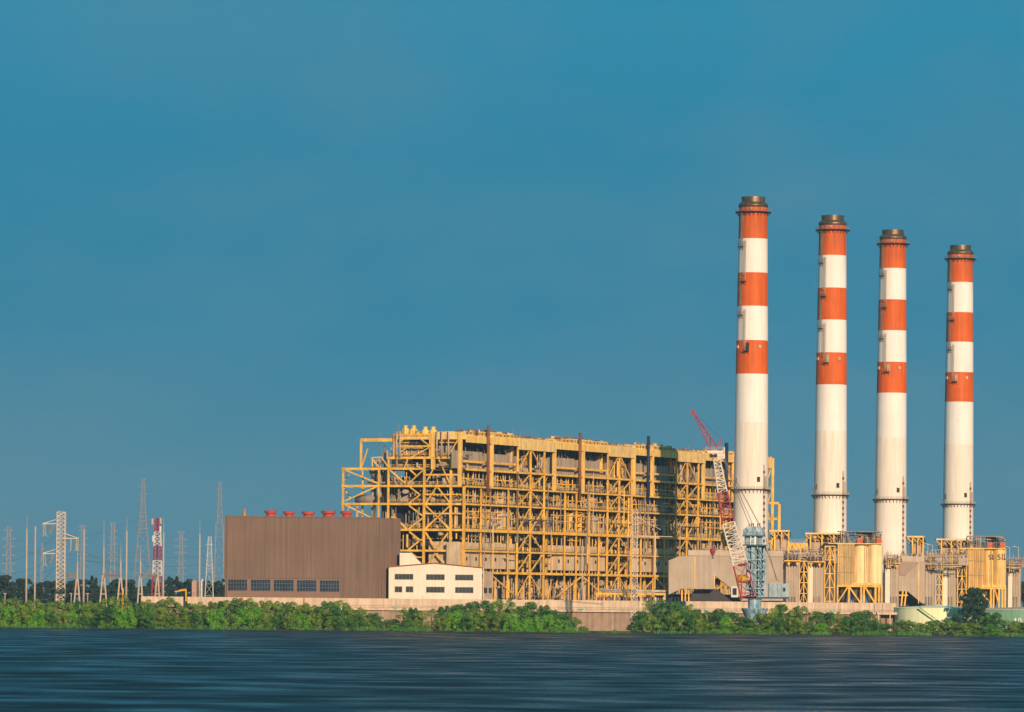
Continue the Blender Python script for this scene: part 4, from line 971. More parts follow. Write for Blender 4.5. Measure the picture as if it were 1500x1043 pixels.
mb = MB(); prail(mb, 1088.5, 1123.5, 797.8, D-2.3); prail(mb, 1088.5, 1121, 784, D-2.3); mb.beam(P(1109.5, 800, D-2.2), P(1109.5, 804.5, D-2.2), .35); part('mast_railing', mb, GREY, t)
part('boom_hoist_strut', MB().beam(P(1122, 790, D), P(1126, 802, D), .5), BLUE, t)
# boom
bp = [(1096.5, 876, 21), (1084.5, 827, 20.5), (1067, 766, 17.5), (1058.3, 721, 13.5), (1050, 673, 9)]
secs = [(0, 1, CRED, 5), (1, 2, CWHT, 10), (2, 3, CRED, 6), (3, 4, CWHT, 9)]
for a, b, m, nb in secs:
    p = P(bp[a][0], bp[a][1], D-.4); q = P(bp[b][0], bp[b][1], D-.4)
    part('boom_section', lattice(MB(), p, q, bp[a][2]*k, bp[b][2]*k, nb if a else 2, .26), m, t)
mb = MB(); mb.beam(P(1081, 827.5, D-1), P(1092, 827.5, D-1), 1); pbox(mb, 1083, 868, 1105, 869.5, D-2.6, .4); pbox(mb, 1084, 873, 1108, 876, D-2.6, .5); pbox(mb, 1085, 845, 1087, 875, D-2.7, .4)
part('boom_foot', mb, CRED, t)
part('winch_drum', MB().tube(P(1080.5, 848, D-1.2), P(1096, 848, D-1.2), 1.45, 20), M('winch_yellow', (.55, .30, .03), .7, .3), t)
mb = MB(); pbox(mb, 1036, 660, 1059, 664, D-1.5, 3); pbox(mb, 1041, 664, 1060, 669, D-1.2, 2.4); pbox(mb, 1050, 666, 1062, 672, D-1, 2); prail(mb, 1034, 1060, 660, D-1.4); mb.beam(P(1061, 655, D), P(1061, 672, D), .35)
part('boom_head', mb, CWHT, t)
part('boom_head_sheave', MB().tube(P(1042, 667.5, D-2), P(1042, 667.5, D), .7, 14).tube(P(1048, 667.5, D-2), P(1048, 667.5, D), .7, 14), BLACK, t)
mb = MB(); lattice(mb, P(1046.5, 658, D), P(1015.5, 604, D), 11*k, 1.6*k, 10, .16)
mb.beam(P(1046, 658, D), P(1056.5, 643.5, D), .35); mb.beam(P(1053, 657, D), P(1056.5, 643.5, D), .3); mb.beam(P(1040, 655, D), P(1041, 641, D), .25, mi=1)
mb.beam(P(1018, 605, D), P(1056.5, 643.5, D), .12, mi=1); mb.beam(P(1017, 606, D), P(1041, 642, D), .08)
mb.tube(P(1014.5, 603, D-.5), P(1014.5, 603, D+.5), .75, 14); mb.beam(P(1014, 600, D), P(1019, 609, D), .7)
part('jib', mb, [CRED, BLUED], t)
mb = MB()
for (a, b, c_, d_, w) in ((1012.5, 606, 1012.5, 700, .1), (1056.5, 643.5, 1058, 668, .1), (1059, 671, 1098, 769, .16), (1060, 671, 1103, 769, .14), (1061, 672, 1112, 769, .12), (1060, 671, 1118, 778, .1),
                          (1121, 800, 1139, 851, .2), (1119, 776, 1137, 850, .12), (1043.4, 669, 1043.4, 804, .12), (1045, 669, 1045, 804, .1)):
    mb.tube(P(a, b, D-.2), P(c_, d_, D-.2), w*.7, 6)
part('cable', mb, ROPE, t)
q = P(1044, 808, D-.2)
hk = part('hook_block', MB().lathe(q.x, q.y, [(.05, q.z-1.7), (.35, q.z-1.5), (.95, q.z), (1.0, q.z+.9), (.3, q.z+1.1), (.2, q.z+1.8), (.05, q.z+1.8)], 16), CRED, t)
part('hook', MB().beam((q.x, q.y, q.z-1.6), (q.x, q.y, q.z-2.2), .3).beam((q.x-.5, q.y, q.z-2.3), (q.x+.5, q.y, q.z-2.3), .3), BLACK, hk)
part('ball_hook', MB().tube(P(1012.5, 700, D-.2), P(1012.5, 703, D-.2), .4, 12, r2=.2), BLACK, t)
# ------------------------------------------------------------------ masts and pylons
def pylon(name, label, x, ytop, D, wb, wt, nb, r, m, arms=(), shape=None, group=None, base=None, ins=None):
    r *= .55
    q = Q(x, D, 0); t = thing(name, label, 'pylon', q, group); k = D/F; z1 = P(x, ytop, D).z
    if shape: # (y fraction, width px)
        pr = None; i0 = 0
        for (y0, w0), (y1, w1), n in shape:
            za = 0 if y0 is None else P(x, y0, D).z; zb_ = P(x, y1, D).z
            part('tower_section', lattice(MB(), (q.x, q.y, za), (q.x, q.y, zb_), w0*k, w1*k, n, r), m, t)
    else: part('lattice_body', lattice(MB(), q, (q.x, q.y, z1), wb*k, wt*k, nb, r), m, t)
    for y, l, rr in arms:
        z = P(x, y, D).z; mb = MB(); w = (wt+1)*k/2
        for sx_, L_ in ((-1, l), (1, rr)):
            if L_ <= 0: continue
            tip = V((q.x+sx_*L_*k, q.y, z))
            mb.beam((q.x+sx_*w*.5, q.y, z+r*6), tip, r); mb.beam((q.x, q.y, z), tip, r)
        part('cross_arm', mb, m, t)
    return t
D = 1920
pylon('far_pylon', 'hazy lattice pylon with six cross arms at the left edge', 12, 771, 4200, 9, 4, 12, .5, FARG, [(777, 8, 8), (790, 11, 11), (801, 10, 10), (814, 11, 11), (826, 12, 11), (837, 11, 10)], group='hazy pylons far behind the switchyard')
pylon('far_pylon', 'hazy lattice pylon half hidden behind a concrete pole and the near pylon arm', 120, 771, 4200, 7, 3, 12, .4, FARG, [(771, 6, 6), (778, 7, 7), (788, 9, 8), (799, 8, 8), (813, 9, 9), (825, 8, 9), (835, 7, 9)], group='hazy pylons far behind the switchyard')
pylon('far_pylon', 'hazy straight lattice pylon between the two tallest gantry spires', 164.5, 767, 3600, 8, 4, 14, .42, FARG, [(767, 5, 5), (778, 7, 7), (788, 7, 6), (798, 7, 7), (811, 8, 8), (818, 8, 8)], group='hazy pylons far behind the switchyard')
pylon('far_pylon', 'very tall hazy flared pylon left of the red and white mast', 208, 703, 3400, 30, 2, 10, .35, FARG, [(703, 4, 4), (713, 7, 6), (724, 7, 7), (733, 7, 6), (745, 6, 6), (757, 6, 6)],
      shape=[((None, 32), (780, 13), 6), ((780, 13), (745, 6.5), 6), ((745, 6.5), (703, 3), 8)], group='hazy pylons far behind the switchyard')
pylon('far_pylon', 'hazy pylon with splayed cross arms right of the red and white mast', 264.5, 780, 4000, 9, 3.5, 12, .45, FARG, [(780, 6, 6), (791, 12, 10), (801, 11, 10), (810, 11, 10), (822, 8, 7), (832, 8, 8), (842, 8, 8)], group='hazy pylons far behind the switchyard')
pylon('far_pylon', 'pale whitish lattice pylon left of the tall pylon by the brown shed', 306, 786, 2500, 10, 4, 12, .22, PALEG, [(798, 6, 5), (813, 6, 4), (829, 5, 4)], shape=[((None, 15), (838, 9), 4), ((838, 9), (786, 4), 9)], group='hazy pylons far behind the switchyard')
pylon('far_pylon', 'very tall pylon with short dark insulator arms beside the brown shed', 320.5, 706, 3000, 16, 3, 12, .3, FARG, [(716, 6, 3), (726, 6, 3), (736, 6, 3), (748, 6, 3), (758, 6, 3), (767, 7, 3)], shape=[((None, 17), (767, 10), 7), ((767, 8), (706, 2.5), 11)], group='hazy pylons far behind the switchyard')
pylon('far_pylon', 'faint thin pylon behind the near pylon left arms', 61, 795, 5200, 4, 2, 12, .45, FARG, [(803, 3, 3)], group='hazy pylons far behind the switchyard')
# near terminal pylon
D = 1900; k = D/F; x = 88.5
t = thing('near_pylon', 'large sunlit pale lattice pylon with three insulator arms above the hedge, left side', 'pylon', Q(x, D, 0))
q = Q(x, D, 0); z1 = P(x, 750, D).z
for off, n in ((0, 26),): part('lattice_body', lattice(MB(), q, (q.x, q.y, z1), 12.5*k, 11.5*k, n, .17, cross=True), GALV, t)
part('raking_leg', MB().beam((q.x-2.6, q.y-1, 0), (q.x-1.0, q.y, P(x, 820, D).z), .35), CONC, t)
mb = MB(); mb.box(q.x-.8, q.y, z1, z1+.5, .6, 1.2); part('top_marker', mb, ORBOX, t)
for sgn, y, xt, yt in ((-1, 767, 62.5, 763), (1, 788.5, 115, 784), (-1, 810.5, 62.5, 806)):
    mb = MB(); xin = x-6*1 if sgn < 0 else x+6
    mb.beam(P(xin+ (6 if sgn < 0 else -8), y, D), P(xt, y+.3, D), .28); mb.beam(P(xin, y-6 if sgn < 0 else y-7, D), P(xt, y, D), .25); mb.beam(P(xin, y-5, D+1.5), P(xt, y, D), .2)
    arm = part('cross_arm', mb, GALV, t)
    strs = [(xt+.3, 18, 2.4), (xt+3, 18, 2.2)] if sgn < 0 else [(xt-.5, 18, 2.4), (xt-3, 18, 2.4), (xt-11, 18, 1.4)]
    for sx_, L_, w in strs:
        a = P(sx_, y+1, D); b_ = P(sx_+ (1.4 if sgn < 0 else -.6), y+L_, D)
        mb = MB(); mb.tube(a, b_, .16, 6)
        for i in range(14): p = a+(b_-a)*(i+.5)/14; mb.tube(p, p-V((0, 0, .12)), .3, 8)
        mb.beam(b_-V((.6, 0, 0)), b_+V((.6, 0, 0)), .18)
        part('insulator', mb, LAG, arm)
    xs_ = xt+15 if sgn < 0 else xt-20
    a = P(xs_, y+2, D); b_ = P(xs_-4.5, y+13, D); mb = MB()
    mb.tube(a, b_, .3, 6)
    for i in range(11): p = a+(b_-a)*(i+.5)/11; mb.tube(p, p+(b_-a).normalized()*.15, .55, 8)
    part('strain_insulator', mb, TAN, arm)
# telecom mast
D = 2050; x = 229.5; k = D/F; q = Q(x, D, 0)
t = thing('telecom_mast', 'red and white lattice telecom mast with antennas behind the switchyard', 'mast', q)
L_ = [(None, 17, 826, 13, MAGN, 3), (844, 13, 821, 11.5, PALEG, 3), (821, 11.5, 800, 10.5, MAGN, 3), (800, 10.5, 779, 8.5, PALEG, 3), (779, 8.5, 760, 7.5, MAGN, 4)]
L_[0] = (None, 17, 844, 13, MAGN, 5)
for y0, w0, y1, w1, m, n in L_: part('mast_section', lattice(MB(), (q.x, q.y, 0 if y0 is None else P(x, y0, D).z), (q.x, q.y, P(x, y1, D).z), w0*k, w1*k, n, .22, cross=True), m, t)
mb = MB(); mb.tube((q.x, q.y, P(x, 850, D).z), (q.x, q.y, P(x, 758, D).z), .35, 8); part('cable_riser', mb, MAGN, t)
for xx, yy, m in ((223.5, 764, LAG), (235.5, 763, LAG), (235, 775, PALEG), (224.5, 789, PALEG)):
    p = P(xx, yy, D-1); part('antenna', MB().beam(p-V((0, 0, 1.2)), p+V((0, 0, 1.2)), .7), m, t)
# white lattice mast in front of boilers
D = 1800; x = 928.5; k = D/F; q = Q(x+.3, D, 0)
t = thing('lattice_mast', 'slim pale lattice mast standing before the second boiler house', 'mast', q)
part('mast_body', lattice(MB(), q, (q.x, q.y, P(x, 747, D).z), 8.5*k, 7.6*k, 34, .13, cross=True), GALV, t)
mb = MB(); mb.beam(P(921, 766, D), P(941, 766, D), .25); mb.beam(P(933, 757, D), P(968, 776, D), .16); mb.beam(P(921, 785, D), P(985, 786, D), .2); part('cross_arm', mb, GALV, t)
# concrete poles, gantries
D = 1880; k = D/F
for i, (x, y, m, w) in enumerate(((38, 775, CONC, 1.5), (50.5, 772, CONC, 1.7), (122, 775, CONC, 1.7), (184.5, 778, CONC, 1.5), (238.5, 780, CONC, 1.6), (291.5, 782, CONC, 1.5))):
    q = Q(x, D, 0); z1 = P(x, y, D).z; mb = MB().tube(q, (q.x, q.y, z1), .42, 10, r2=.28); sp = P(x+.3, y-(22 if i in (0, 3, 4, 5) else 2), D).z
    mb.tube((q.x, q.y, z1), (q.x, q.y, sp), .1, 6, r2=.04)
    single('concrete_pole', mb, m, ['tall thin concrete pole with spike, first from the left edge', 'blunt-topped concrete pole left of the near pylon', 'blunt-topped concrete pole right of the near pylon', 'tall concrete pole with spike between two switchyard gantries', 'concrete pole with spike touching the red and white mast', 'lone concrete pole with spike between mast and brown shed'][i], 'pole', 'tall concrete poles in the switchyard', q)
def aframe(label, x, ytop, yapex, half, right=None):
    q = Q(x, D, 0); t = thing('gantry', label, 'gantry', q, 'switchyard gantries')
    za = P(x, yapex, D).z
    for s_ in (-1, 1): part('leg', MB().beam((q.x+s_*half*k, q.y, 0), (q.x+s_*.25, q.y, za), .55), CONC, t)
    part('tie', MB().beam(P(x-half*.55, 870, D), P(x+half*.55, 870, D), .4), CONC, t)
    part('spire', MB().tube((q.x, q.y, za-1), (q.x, q.y, P(x, (ytop+yapex)/2, D).z), .42, 8, r2=.3).tube((q.x, q.y, P(x, (ytop+yapex)/2, D).z), (q.x, q.y, P(x, ytop, D).z), .16, 6, r2=.05), CONC, t)
    if right: part('truss_beam', lattice(MB(), P(right[0], right[1], D), P(right[2], right[3], D), 5*k, 5*k, 12, .09, side=(0, 1, 0), cross=True), GREY, t)
    return t
aframe('concrete gantry frame beside the near pylon, its truss reaching left', 112.5, 803, 848, 7, (96, 843, 112, 843))
aframe('concrete gantry frame with the tallest spire, its truss reaching right', 151, 762, 842, 8, (152, 843, 176, 843))
aframe('concrete gantry frame carrying the right end of the middle truss', 176, 796, 846, 7)
aframe('concrete gantry frame left of the red and white mast, truss reaching right', 205, 800, 844, 6, (206, 843, 230, 843.5))
aframe('concrete gantry frame in front of the red and white mast', 230, 818, 846, 6)
for i, (x, y) in enumerate(((151, 842), (104, 870), (128, 870), (7, 870))):
    q = Q(x, 1884, 0); mb = MB().tube(q, (q.x, q.y, P(x, y, 1884).z), .2, 8); mb.box(q.x, q.y, P(x, y, 1884).z, P(x, y, 1884).z+.3, 1.2, .5)
    single('post_insulator', mb, CONC, ['slender post standing inside the tallest gantry', 'short post right of the near pylon foot', 'short post between second pole and tallest gantry', 'short post at the left edge before the dark tree'][i], 'post', None, q)
q = Q(179.5, 1878, 0); mb = MB().box(q.x, q.y, 0, P(179, 862, 1878).z, .6, .6); single('marker_post', mb, M('signal_yellow', (.8, .36, .01), .6), 'bright yellow post at the foot of the middle gantry truss', 'post', None, q)
q = Q(272, 1860, 0); mb = MB().tube(q, (q.x, q.y, P(272, 863, 1860).z), .28, 10).beam(P(273, 864.5, 1860), P(256, 866.5, 1860), .3).beam(P(272, 863, 1860), P(262, 864.6, 1860), .3)
single('davit_crane', mb, MATS['signal_yellow'], 'small yellow davit arm rising above the beige wall', 'davit', None, q)
# wires
wm = [0]
def wire(label, pts, r=.07):
    mb = MB(); 
    for a, b in zip(pts, pts[1:]): mb.tube(a, b, r, 4, caps=False)
    single('power_line', mb, WIRE, label, 'power line', 'power lines over the switchyard', tuple(pts[0]))
def sag(a, b, s, n=14): a = V(a); b = V(b); return [a+(b-a)*i/n-V((0, 0, 4*s*(i/n)*(1-i/n))) for i in range(n+1)]
Dn = 1900
for i, (a, b, s, lb) in enumerate((
    ((-30, 812, 1980), (80, 785, Dn), 5.5, 'dark sagging wire rising to the near pylon upper left arm'),
    ((-30, 832, 1980), (77, 816, Dn), 4, 'dark sagging wire rising to the near pylon lower left arm'),
    ((40, 856, 1980), (80, 831, Dn), 2, 'short dark wire curving down left of the near pylon foot'),
    ((70, 814, Dn), (170, 872, 1880), 4, 'dark wire falling right past the near pylon to the gantry'),
    ((70, 770, Dn), (89, 790, Dn), .4, 'short jumper wire on the near pylon'),
    ((-30, 855, 2000), (330, 858, 2000), 2, 'nearly level wire just above the far trees'),
    ((-30, 864, 1950), (330, 866, 1950), 1.4, 'lowest level wire crossing the far trees'),
    ((100, 812, 3000), (330, 812, 2600), 2, 'upper level wire between the hazy pylons'),
    ((120, 820, 3000), (330, 824, 2600), 3, 'middle level wire between the hazy pylons'),
    ((10, 801, 4000), (205, 826, 3000), 3, 'faint wire from the left edge pylon'),
    ((-30, 803, 2300), (330, 800, 2300), 3, 'thin level wire across the pylon arms at left'),
    ((-30, 842, 2200), (330, 846, 2200), 2.5, 'thin wire grazing the tree tops across the left'),
    ((115, 805, Dn), (330, 838, 2100), 5, 'wire sagging right from the near pylon right arm to the shed'),
    ((112, 806, Dn), (240, 850, 1880), 3, 'wire from the near pylon right arm to the mast gantry'),
    ((-30, 848, 1990), (78, 833, Dn), 2, 'lower sagging wire meeting the near pylon lower left insulator'),
    ((12, 790, 4000), (208, 757, 3400), 8, 'faint sagging wire up to the tall flared pylon'))):
    wire(lb, sag(P(*a), P(*b), s), .04 if a[2] < 2100 else .055)
# small far structures left of the shed
for i, (x, y, w, D_) in enumerate(((284.5, 850, 7, 2500), (295, 848, 2, 2450))):
    mb = pbox(MB(), x-w/2, y+3, x+w/2, 868, D_, 8, zmin=0); q = Q(x, D_, 0)
    if i == 0:
        a, b, c3 = P(x-w/2-1, y+3, D_-.1), P(x+w/2+1, y+3, D_-.1), P(x, y-1, D_-.1); mb.prism([a, b, c3], (0, 8.2, 0))
        mb.box(q.x, D_-.1, 8, 11, 1, .2)
        tag(part('house', mb, M('far_house_pink', (.45, .28, .22), .9), None, q), 'small far pinkish house with pitched roof among the distant trees', 'house')
    else:
        mb.lathe(q.x, q.y+4, [(.5, P(x, y+3, D_).z), (.35, P(x, y, D_).z), (.05, P(x, y-.5, D_).z)], 10)
        tag(part('tank_tower', mb, PALEG, None, q), 'thin pale stub tower among the distant trees', 'tower')
# ================================================================== trees
def tree_meshes(kind, seed, H, Rw, nclump, nleaf, leaf, mat):
    rnd = random.Random(seed); cr = MB(); tr = MB()
    top = H; cl = []
    for i in range(nclump):
        for _ in range(30):
            f = rnd.random()
            if kind == 'cone': zz = H*(.15+.85*f); rad = Rw*(1-f)*.85+.25; a = rnd.uniform(0, 2*pi); rr = rad*rnd.uniform(.2, 1); cR = .55+(1-f)*.8
            elif kind == 'droop': zz = H*(.10+.88*f); rad = Rw*sqrt(max(.03, 1-((f-.42)/.6)**2))*(.8+.2*sin(f*9+seed))*(1.1-.45*f); a = rnd.uniform(0, 2*pi); rr = rad*rnd.uniform(.3, 1); cR = rnd.uniform(.45, .9)
            else: zz = H*(.07+.91*f); rad = Rw*sqrt(max(.05, 1-(max(0, f-.30)/.73)**2))*(.85+.15*min(1, f*4)); a = rnd.uniform(0, 2*pi); rr = rad*sqrt(rnd.uniform(.15, 1)); cR = rnd.uniform(.75, 1.55)
            c = V((rr*cos(a), rr*sin(a), zz-cR*.5))
            if all((c-o).length > (cR+orr)*.42 for o, orr in cl): break
        cl.append((c, cR))
        for j in range(int(nleaf*cR)):
            d = V((rnd.gauss(0, 1), rnd.gauss(0, 1), rnd.gauss(0, 1))).normalized()
            if d.z < -.5 and rnd.random() < .7: d.z *= -1
            p = c + V((d.x, d.y, d.z*.85))*cR*rnd.uniform(.72, 1.12)
            nrm = (d + V((rnd.gauss(0, .3), rnd.gauss(0, .3), rnd.gauss(0, .3)+.1))).normalized()
            u = nrm.orthogonal().normalized(); v = nrm.cross(u); th = rnd.uniform(0, 2*pi); u, v = u*cos(th)+v*sin(th), v*cos(th)-u*sin(th)
            L = leaf*rnd.uniform(.6, 1.4); w = L*rnd.uniform(.4, .7)
            if kind == 'droop': u = (u*.5+V((0, 0, -1))).normalized(); v = nrm.cross(u); L *= 1.7; w *= .6
            cr.quad(p-u*L/2, p+v*w/2, p+u*L/2, p-v*w/2)
    lean = V((rnd.uniform(-.5, .5), rnd.uniform(-.5, .5), 0))
    tr.tube((0, 0, 0), V((0, 0, H*.45))+lean*.5, .02*H+.08, 8, r2=.014*H+.04); tr.tube(V((0, 0, H*.45))+lean*.5, V((0, 0, H*.88))+lean, .014*H+.04, 8, r2=.03)
    for c, cR in cl[::2]: tr.tube(V((0, 0, max(H*.15, c.z*.55))), c, .09, 5, r2=.03)
    for i in range(6): a = i*1.05; tr.tube((cos(a)*.9, sin(a)*.9, 0), (0, 0, 1.4), .06, 5)
    def mk(name, mb, m):
        me = bpy.data.meshes.new(name); me.from_pydata(mb.v, [], mb.f); me.materials.append(m); me.polygons.foreach_set('use_smooth', mb.s); me.update(); return me
    return mk('crown', cr, mat), mk('trunk', tr, BARK)
SP = {}
def protos(key, n, *a): SP[key] = [tree_meshes(a[0], 100+i*7+hash_(key), *a[1:]) for i in range(n)]
def hash_(s): return sum(ord(c)*(i+1) for i, c in enumerate(s))
protos('mangrove', 5, 'round', 10.0, 4.4, 36, 165, .43, LEAF)
protos('deepgreen', 4, 'round', 10.0, 4.2, 36, 165, .43, LEAFB)
protos('bright', 2, 'round', 6.0, 3.4, 22, 120, .42, LEAFG)
protos('sparse', 2, 'round', 11.0, 3.6, 16, 110, .45, LEAF)
protos('casuarina', 2, 'droop', 16.0, 5.8, 150, 170, .42, LEAFD)
protos('far', 4, 'round', 18.0, 8.0, 34, 75, 1.3, LEAFF)
protos('farcone', 2, 'cone', 24.0, 5.5, 44, 90, 1.1, LEAFF)
def tree(key, i, x, D, h_m, wid, label, name, group, zb=0):
    base = {'sparse': 11., 'mangrove': 10., 'deepgreen': 10., 'bright': 6., 'casuarina': 16., 'far': 18., 'farcone': 24.}[key]
    cm, tm = SP[key][i % len(SP[key])]
    q = Q(x, D, zb); t = thing(name, label, 'tree', q, group)
    s = h_m/base; sw = s*wid; t.rotation_euler = (0, 0, (i*2.399) % 6.28); t.scale = (sw, sw, s)
    for nm, me in (('crown', cm), ('trunk', tm)): o = link(bpy.data.objects.new(nm, me)); o.parent = t
    return t
# landmarks along the green belt for labels
LM = [(0, 'the left edge'), (38, 'the first pole'), (62, 'the near pylon arms'), (88, 'the near pylon'), (122, 'the pole right of the near pylon'), (150, 'the tallest gantry'), (178, 'the middle gantry'), (205, 'the left end of the wall'), (229, 'the red and white mast'), (264, 'the yellow davit'),
      (291, 'the lone pole'), (318, 'the tall pylon by the shed'), (348, 'the first shed window'), (381, 'the second shed window'), (415, 'the third shed window'), (449, 'the fourth shed window'), (482, 'the fifth shed window'), (520, 'the blank end of the shed'), (560, 'the gap between shed and office'),
      (591, 'the left office windows'), (637, 'the office gable'), (680, 'the right office windows'), (715, 'the tan annex'), (760, 'the left beige casing'), (800, 'the first brace tower'), (840, 'the second boiler house'), (880, 'the low pipe rack'), (928, 'the pale lattice mast'), (960, 'the pipe rack right end'), (1000, 'the grey duct housing'),
      (1044, 'the red hook'), (1080, 'the crane boom foot'), (1104, 'the crane pedestal'), (1140, 'the crane machine house'), (1176, 'the yellow truss tower'), (1215, 'the second chimney'), (1260, 'the plain silo'), (1300, 'the third chimney'), (1330, 'the pump shelter'), (1370, 'the pale tank'), (1425, 'the dark casuarina'), (1450, 'the gap between the tanks'), (1490, 'the number 10')]
cnt = {}
def lm(x): return min(LM, key=lambda a: abs(a[0]-x))[1]
ORD = ['', 'second ', 'third ', 'fourth ', 'fifth ', 'sixth ']
def ml(kind, row, x):
    k_ = (kind, row, lm(x)); cnt[k_] = cnt.get(k_, 0)+1; o_ = ORD[min(5, cnt[k_]-1)]
    return f'{o_}{kind}, {row} hedge row, below {lm(x)}'
def top_y(x):  # traced upper outline of the green belt
    T = [(-40, 882), (20, 880), (60, 882), (90, 884), (140, 880), (165, 875), (200, 884), (240, 876), (262, 884), (300, 884), (330, 881), (345, 879), (390, 880), (430, 884), (465, 888), (490, 877), (512, 890), (535, 893), (552, 903), (566, 916), (578, 905), (600, 888), (622, 900), (645, 891), (665, 886), (692, 883), (740, 880), (760, 888), (790, 884), (808, 892), (835, 903), (852, 918),
         (870, 923), (928, 921), (938, 890), (955, 881), (975, 880), (1000, 884), (1030, 897), (1060, 892), (1078, 900), (1098, 909), (1118, 899), (1142, 884), (1160, 886), (1190, 893), (1215, 900), (1240, 903), (1262, 892), (1275, 897), (1290, 915), (1310, 912), (1330, 910), (1355, 915), (1375, 907), (1400, 912), (1425, 915), (1440, 904), (1456, 896), (1464, 908), (1480, 911), (1500, 914), (1540, 912)]
    for (a, b), (c_, d_) in zip(T, T[1:]):
        if a <= x <= c_: return b+(d_-b)*(x-a)/(c_-a)
    return 905
rt = random.Random(5); idx = 0
D0 = 1758
x = -30.
while x < 1530:
    y = top_y(x); h = (CAMZ + (876.5+(x-750)*.009-y)*D0/F)
    if h > 2.2 and not (856 < x < 928):
        dk = 560 < x < 1300
        key = 'deepgreen' if (dk and rt.random() < .75) or (not dk and rt.random() < .22) else 'mangrove'
        if rt.random() < .12: key = 'sparse'; h *= 1.1
        kn = {'deepgreen': 'dark green bushy tree', 'mangrove': 'olive green bushy tree', 'sparse': 'thin open-crowned tree'}[key]
        D_ = D0+rt.uniform(-1, 5)
        w = min(2.0, max(.85, 8.5/h))*rt.uniform(.85, 1.15) if h < 8.5 else rt.uniform(.8, 1.05)
        tree(key, idx, x, D_, h*rt.uniform(.95, 1.05), w, ml(kn, 'back', x), 'mangrove_tree', 'hedge trees of the back row'); idx += 1
        x += max(12, min(26, h*w*.43*1.35/ (D0/F)))*.72
    else: x += 8
x = -34.
D0 = 1744
while x < 1530:
    y = top_y(x)+rt.uniform(9, 22); h = (CAMZ + (876.5+(x-750)*.009-y)*D0/F)
    if 1330 < x < 1500 or 560 < x < 580: h *= .7
    if h > 1.9 and not (848 < x < 934):
        u = rt.random(); key = 'bright' if (u < .13 or 745 < x < 835 or 365 < x < 385) else ('deepgreen' if u < .45 else 'mangrove')
        kn = {'bright': 'bright green low bush', 'deepgreen': 'dark green rounded bush', 'mangrove': 'olive green rounded bush'}[key]
        w = min(2.4, max(1.0, 6.5/h))*rt.uniform(.9, 1.15)
        tree(key, idx, x, D0+rt.uniform(-4, 4), h, w if key != 'bright' else w*.8, ml(kn, 'front', x), 'mangrove_shrub', 'hedge bushes of the front row'); idx += 1
        x += rt.uniform(13, 20)
    else: x += 8
rd = MB(); rr_ = random.Random(9)     # reeds and stems along the waterline
for i in range(9000):
    x_ = rr_.uniform(-240, 240); cl_ = sin(x_*.11)+sin(x_*.37+1)+.6*sin(x_*1.3)
    if cl_+rr_.uniform(-1, 1) < -.2: continue
    y_ = 1733+3*sin((x_+400)/800*60*1.3)+2*sin((x_+400)/800*60*.47)+rr_.uniform(-1.5, 5); h_ = rr_.uniform(.5, 1.4)+max(0, cl_)*.35
    l_ = rr_.uniform(-.3, .3); rd.quad((x_-.05, y_, 0), (x_+.05, y_, 0), (x_+l_+.03, y_+.1, h_), (x_+l_-.03, y_+.1, h_))
ro = part('reeds', rd, LEAFB); tag(ro, 'ragged green reeds and stems along the waterline below the hedge', 'reeds', None, 'stuff')
bk = MB(); nb_ = 160
for i in range(nb_):
    x_ = -400+800*i/nb_; x2_ = -400+800*(i+1)/nb_
    f_ = lambda q: 1733+3*sin((q+400)/800*60*1.3)+2*sin((q+400)/800*60*.47)+.8*sin(q*.9)
    bk.quad((x_, f_(x_)-3.2, .04), (x2_, f_(x2_)-3.2, .04), (x2_, 1746, .75), (x_, 1746, .75))
struct('mud_bank', bk, M('wet_bank_mud', (.06, .05, .038), .9, .5, scale=.6))
tree('casuarina', 0, 1427, 1777, 17.2, 1.45, 'tall dark feathery tree standing before the lettered silo and tanks', 'casuarina_tree', None)
tree('far', 1, 138, 1768, 7, .5, 'small dark crown poking over the hedge below the middle gantry', 'shrub', None)
# far trees behind the switchyard
fx = -20.; i = 0
while fx < 335:
    D_ = 2550+rt.uniform(-60, 200); yt = 853+rt.uniform(-5, 8)
    if fx < 14: yt = 843
    if 128 < fx < 140: key, yt = 'farcone', 841
    elif rt.random() < .2: key, yt = 'farcone', 847
    else: key = 'far'
    if 240 < fx < 262: yt = 845
    h = CAMZ+(869.5+fx*.008-yt)*D_/F
    tree(key, i, fx, D_, h, rt.uniform(.8, 1.15), '%s distant dark tree, number %d from the left along the horizon' % ('conical' if key == 'farcone' else 'rounded', i+1), 'distant_tree', 'distant trees behind the switchyard'); i += 1
    fx += rt.uniform(5, 11)
for j, (x_, yt, D_) in enumerate(((1492, 858, 2700), (1500, 850, 2750), (1510, 852, 2750))):
    tree('far', j, x_, D_, CAMZ+(881-yt)*D_/F, .9, ['dark distant tree just right of the last precipitator', 'dark distant tree cut by the right edge', 'dark distant tree beyond the right edge'][j], 'distant_tree', None)
fx = -60.; 
mbf = MB()
# ================================================================== air
hz = MB(); hz.box(0, 4500, -1.2, 230, 18100, 9200)
ho = part('haze', hz, [bpy.data.materials.new('haze_air')]); ho['kind'] = 'stuff'
m = ho.data.materials[0]; m.use_nodes = True; nt = m.node_tree; nt.nodes.clear()
out = nt.nodes.new('ShaderNodeOutputMaterial'); pv = nt.nodes.new('ShaderNodeVolumePrincipled'); pv.inputs['Density'].default_value = 4.0e-5
pv.inputs['Color'].default_value = (.45, .75, .95, 1); pv.inputs['Anisotropy'].default_value = .0
nt.links.new(pv.outputs[0], out.inputs['Volume'])
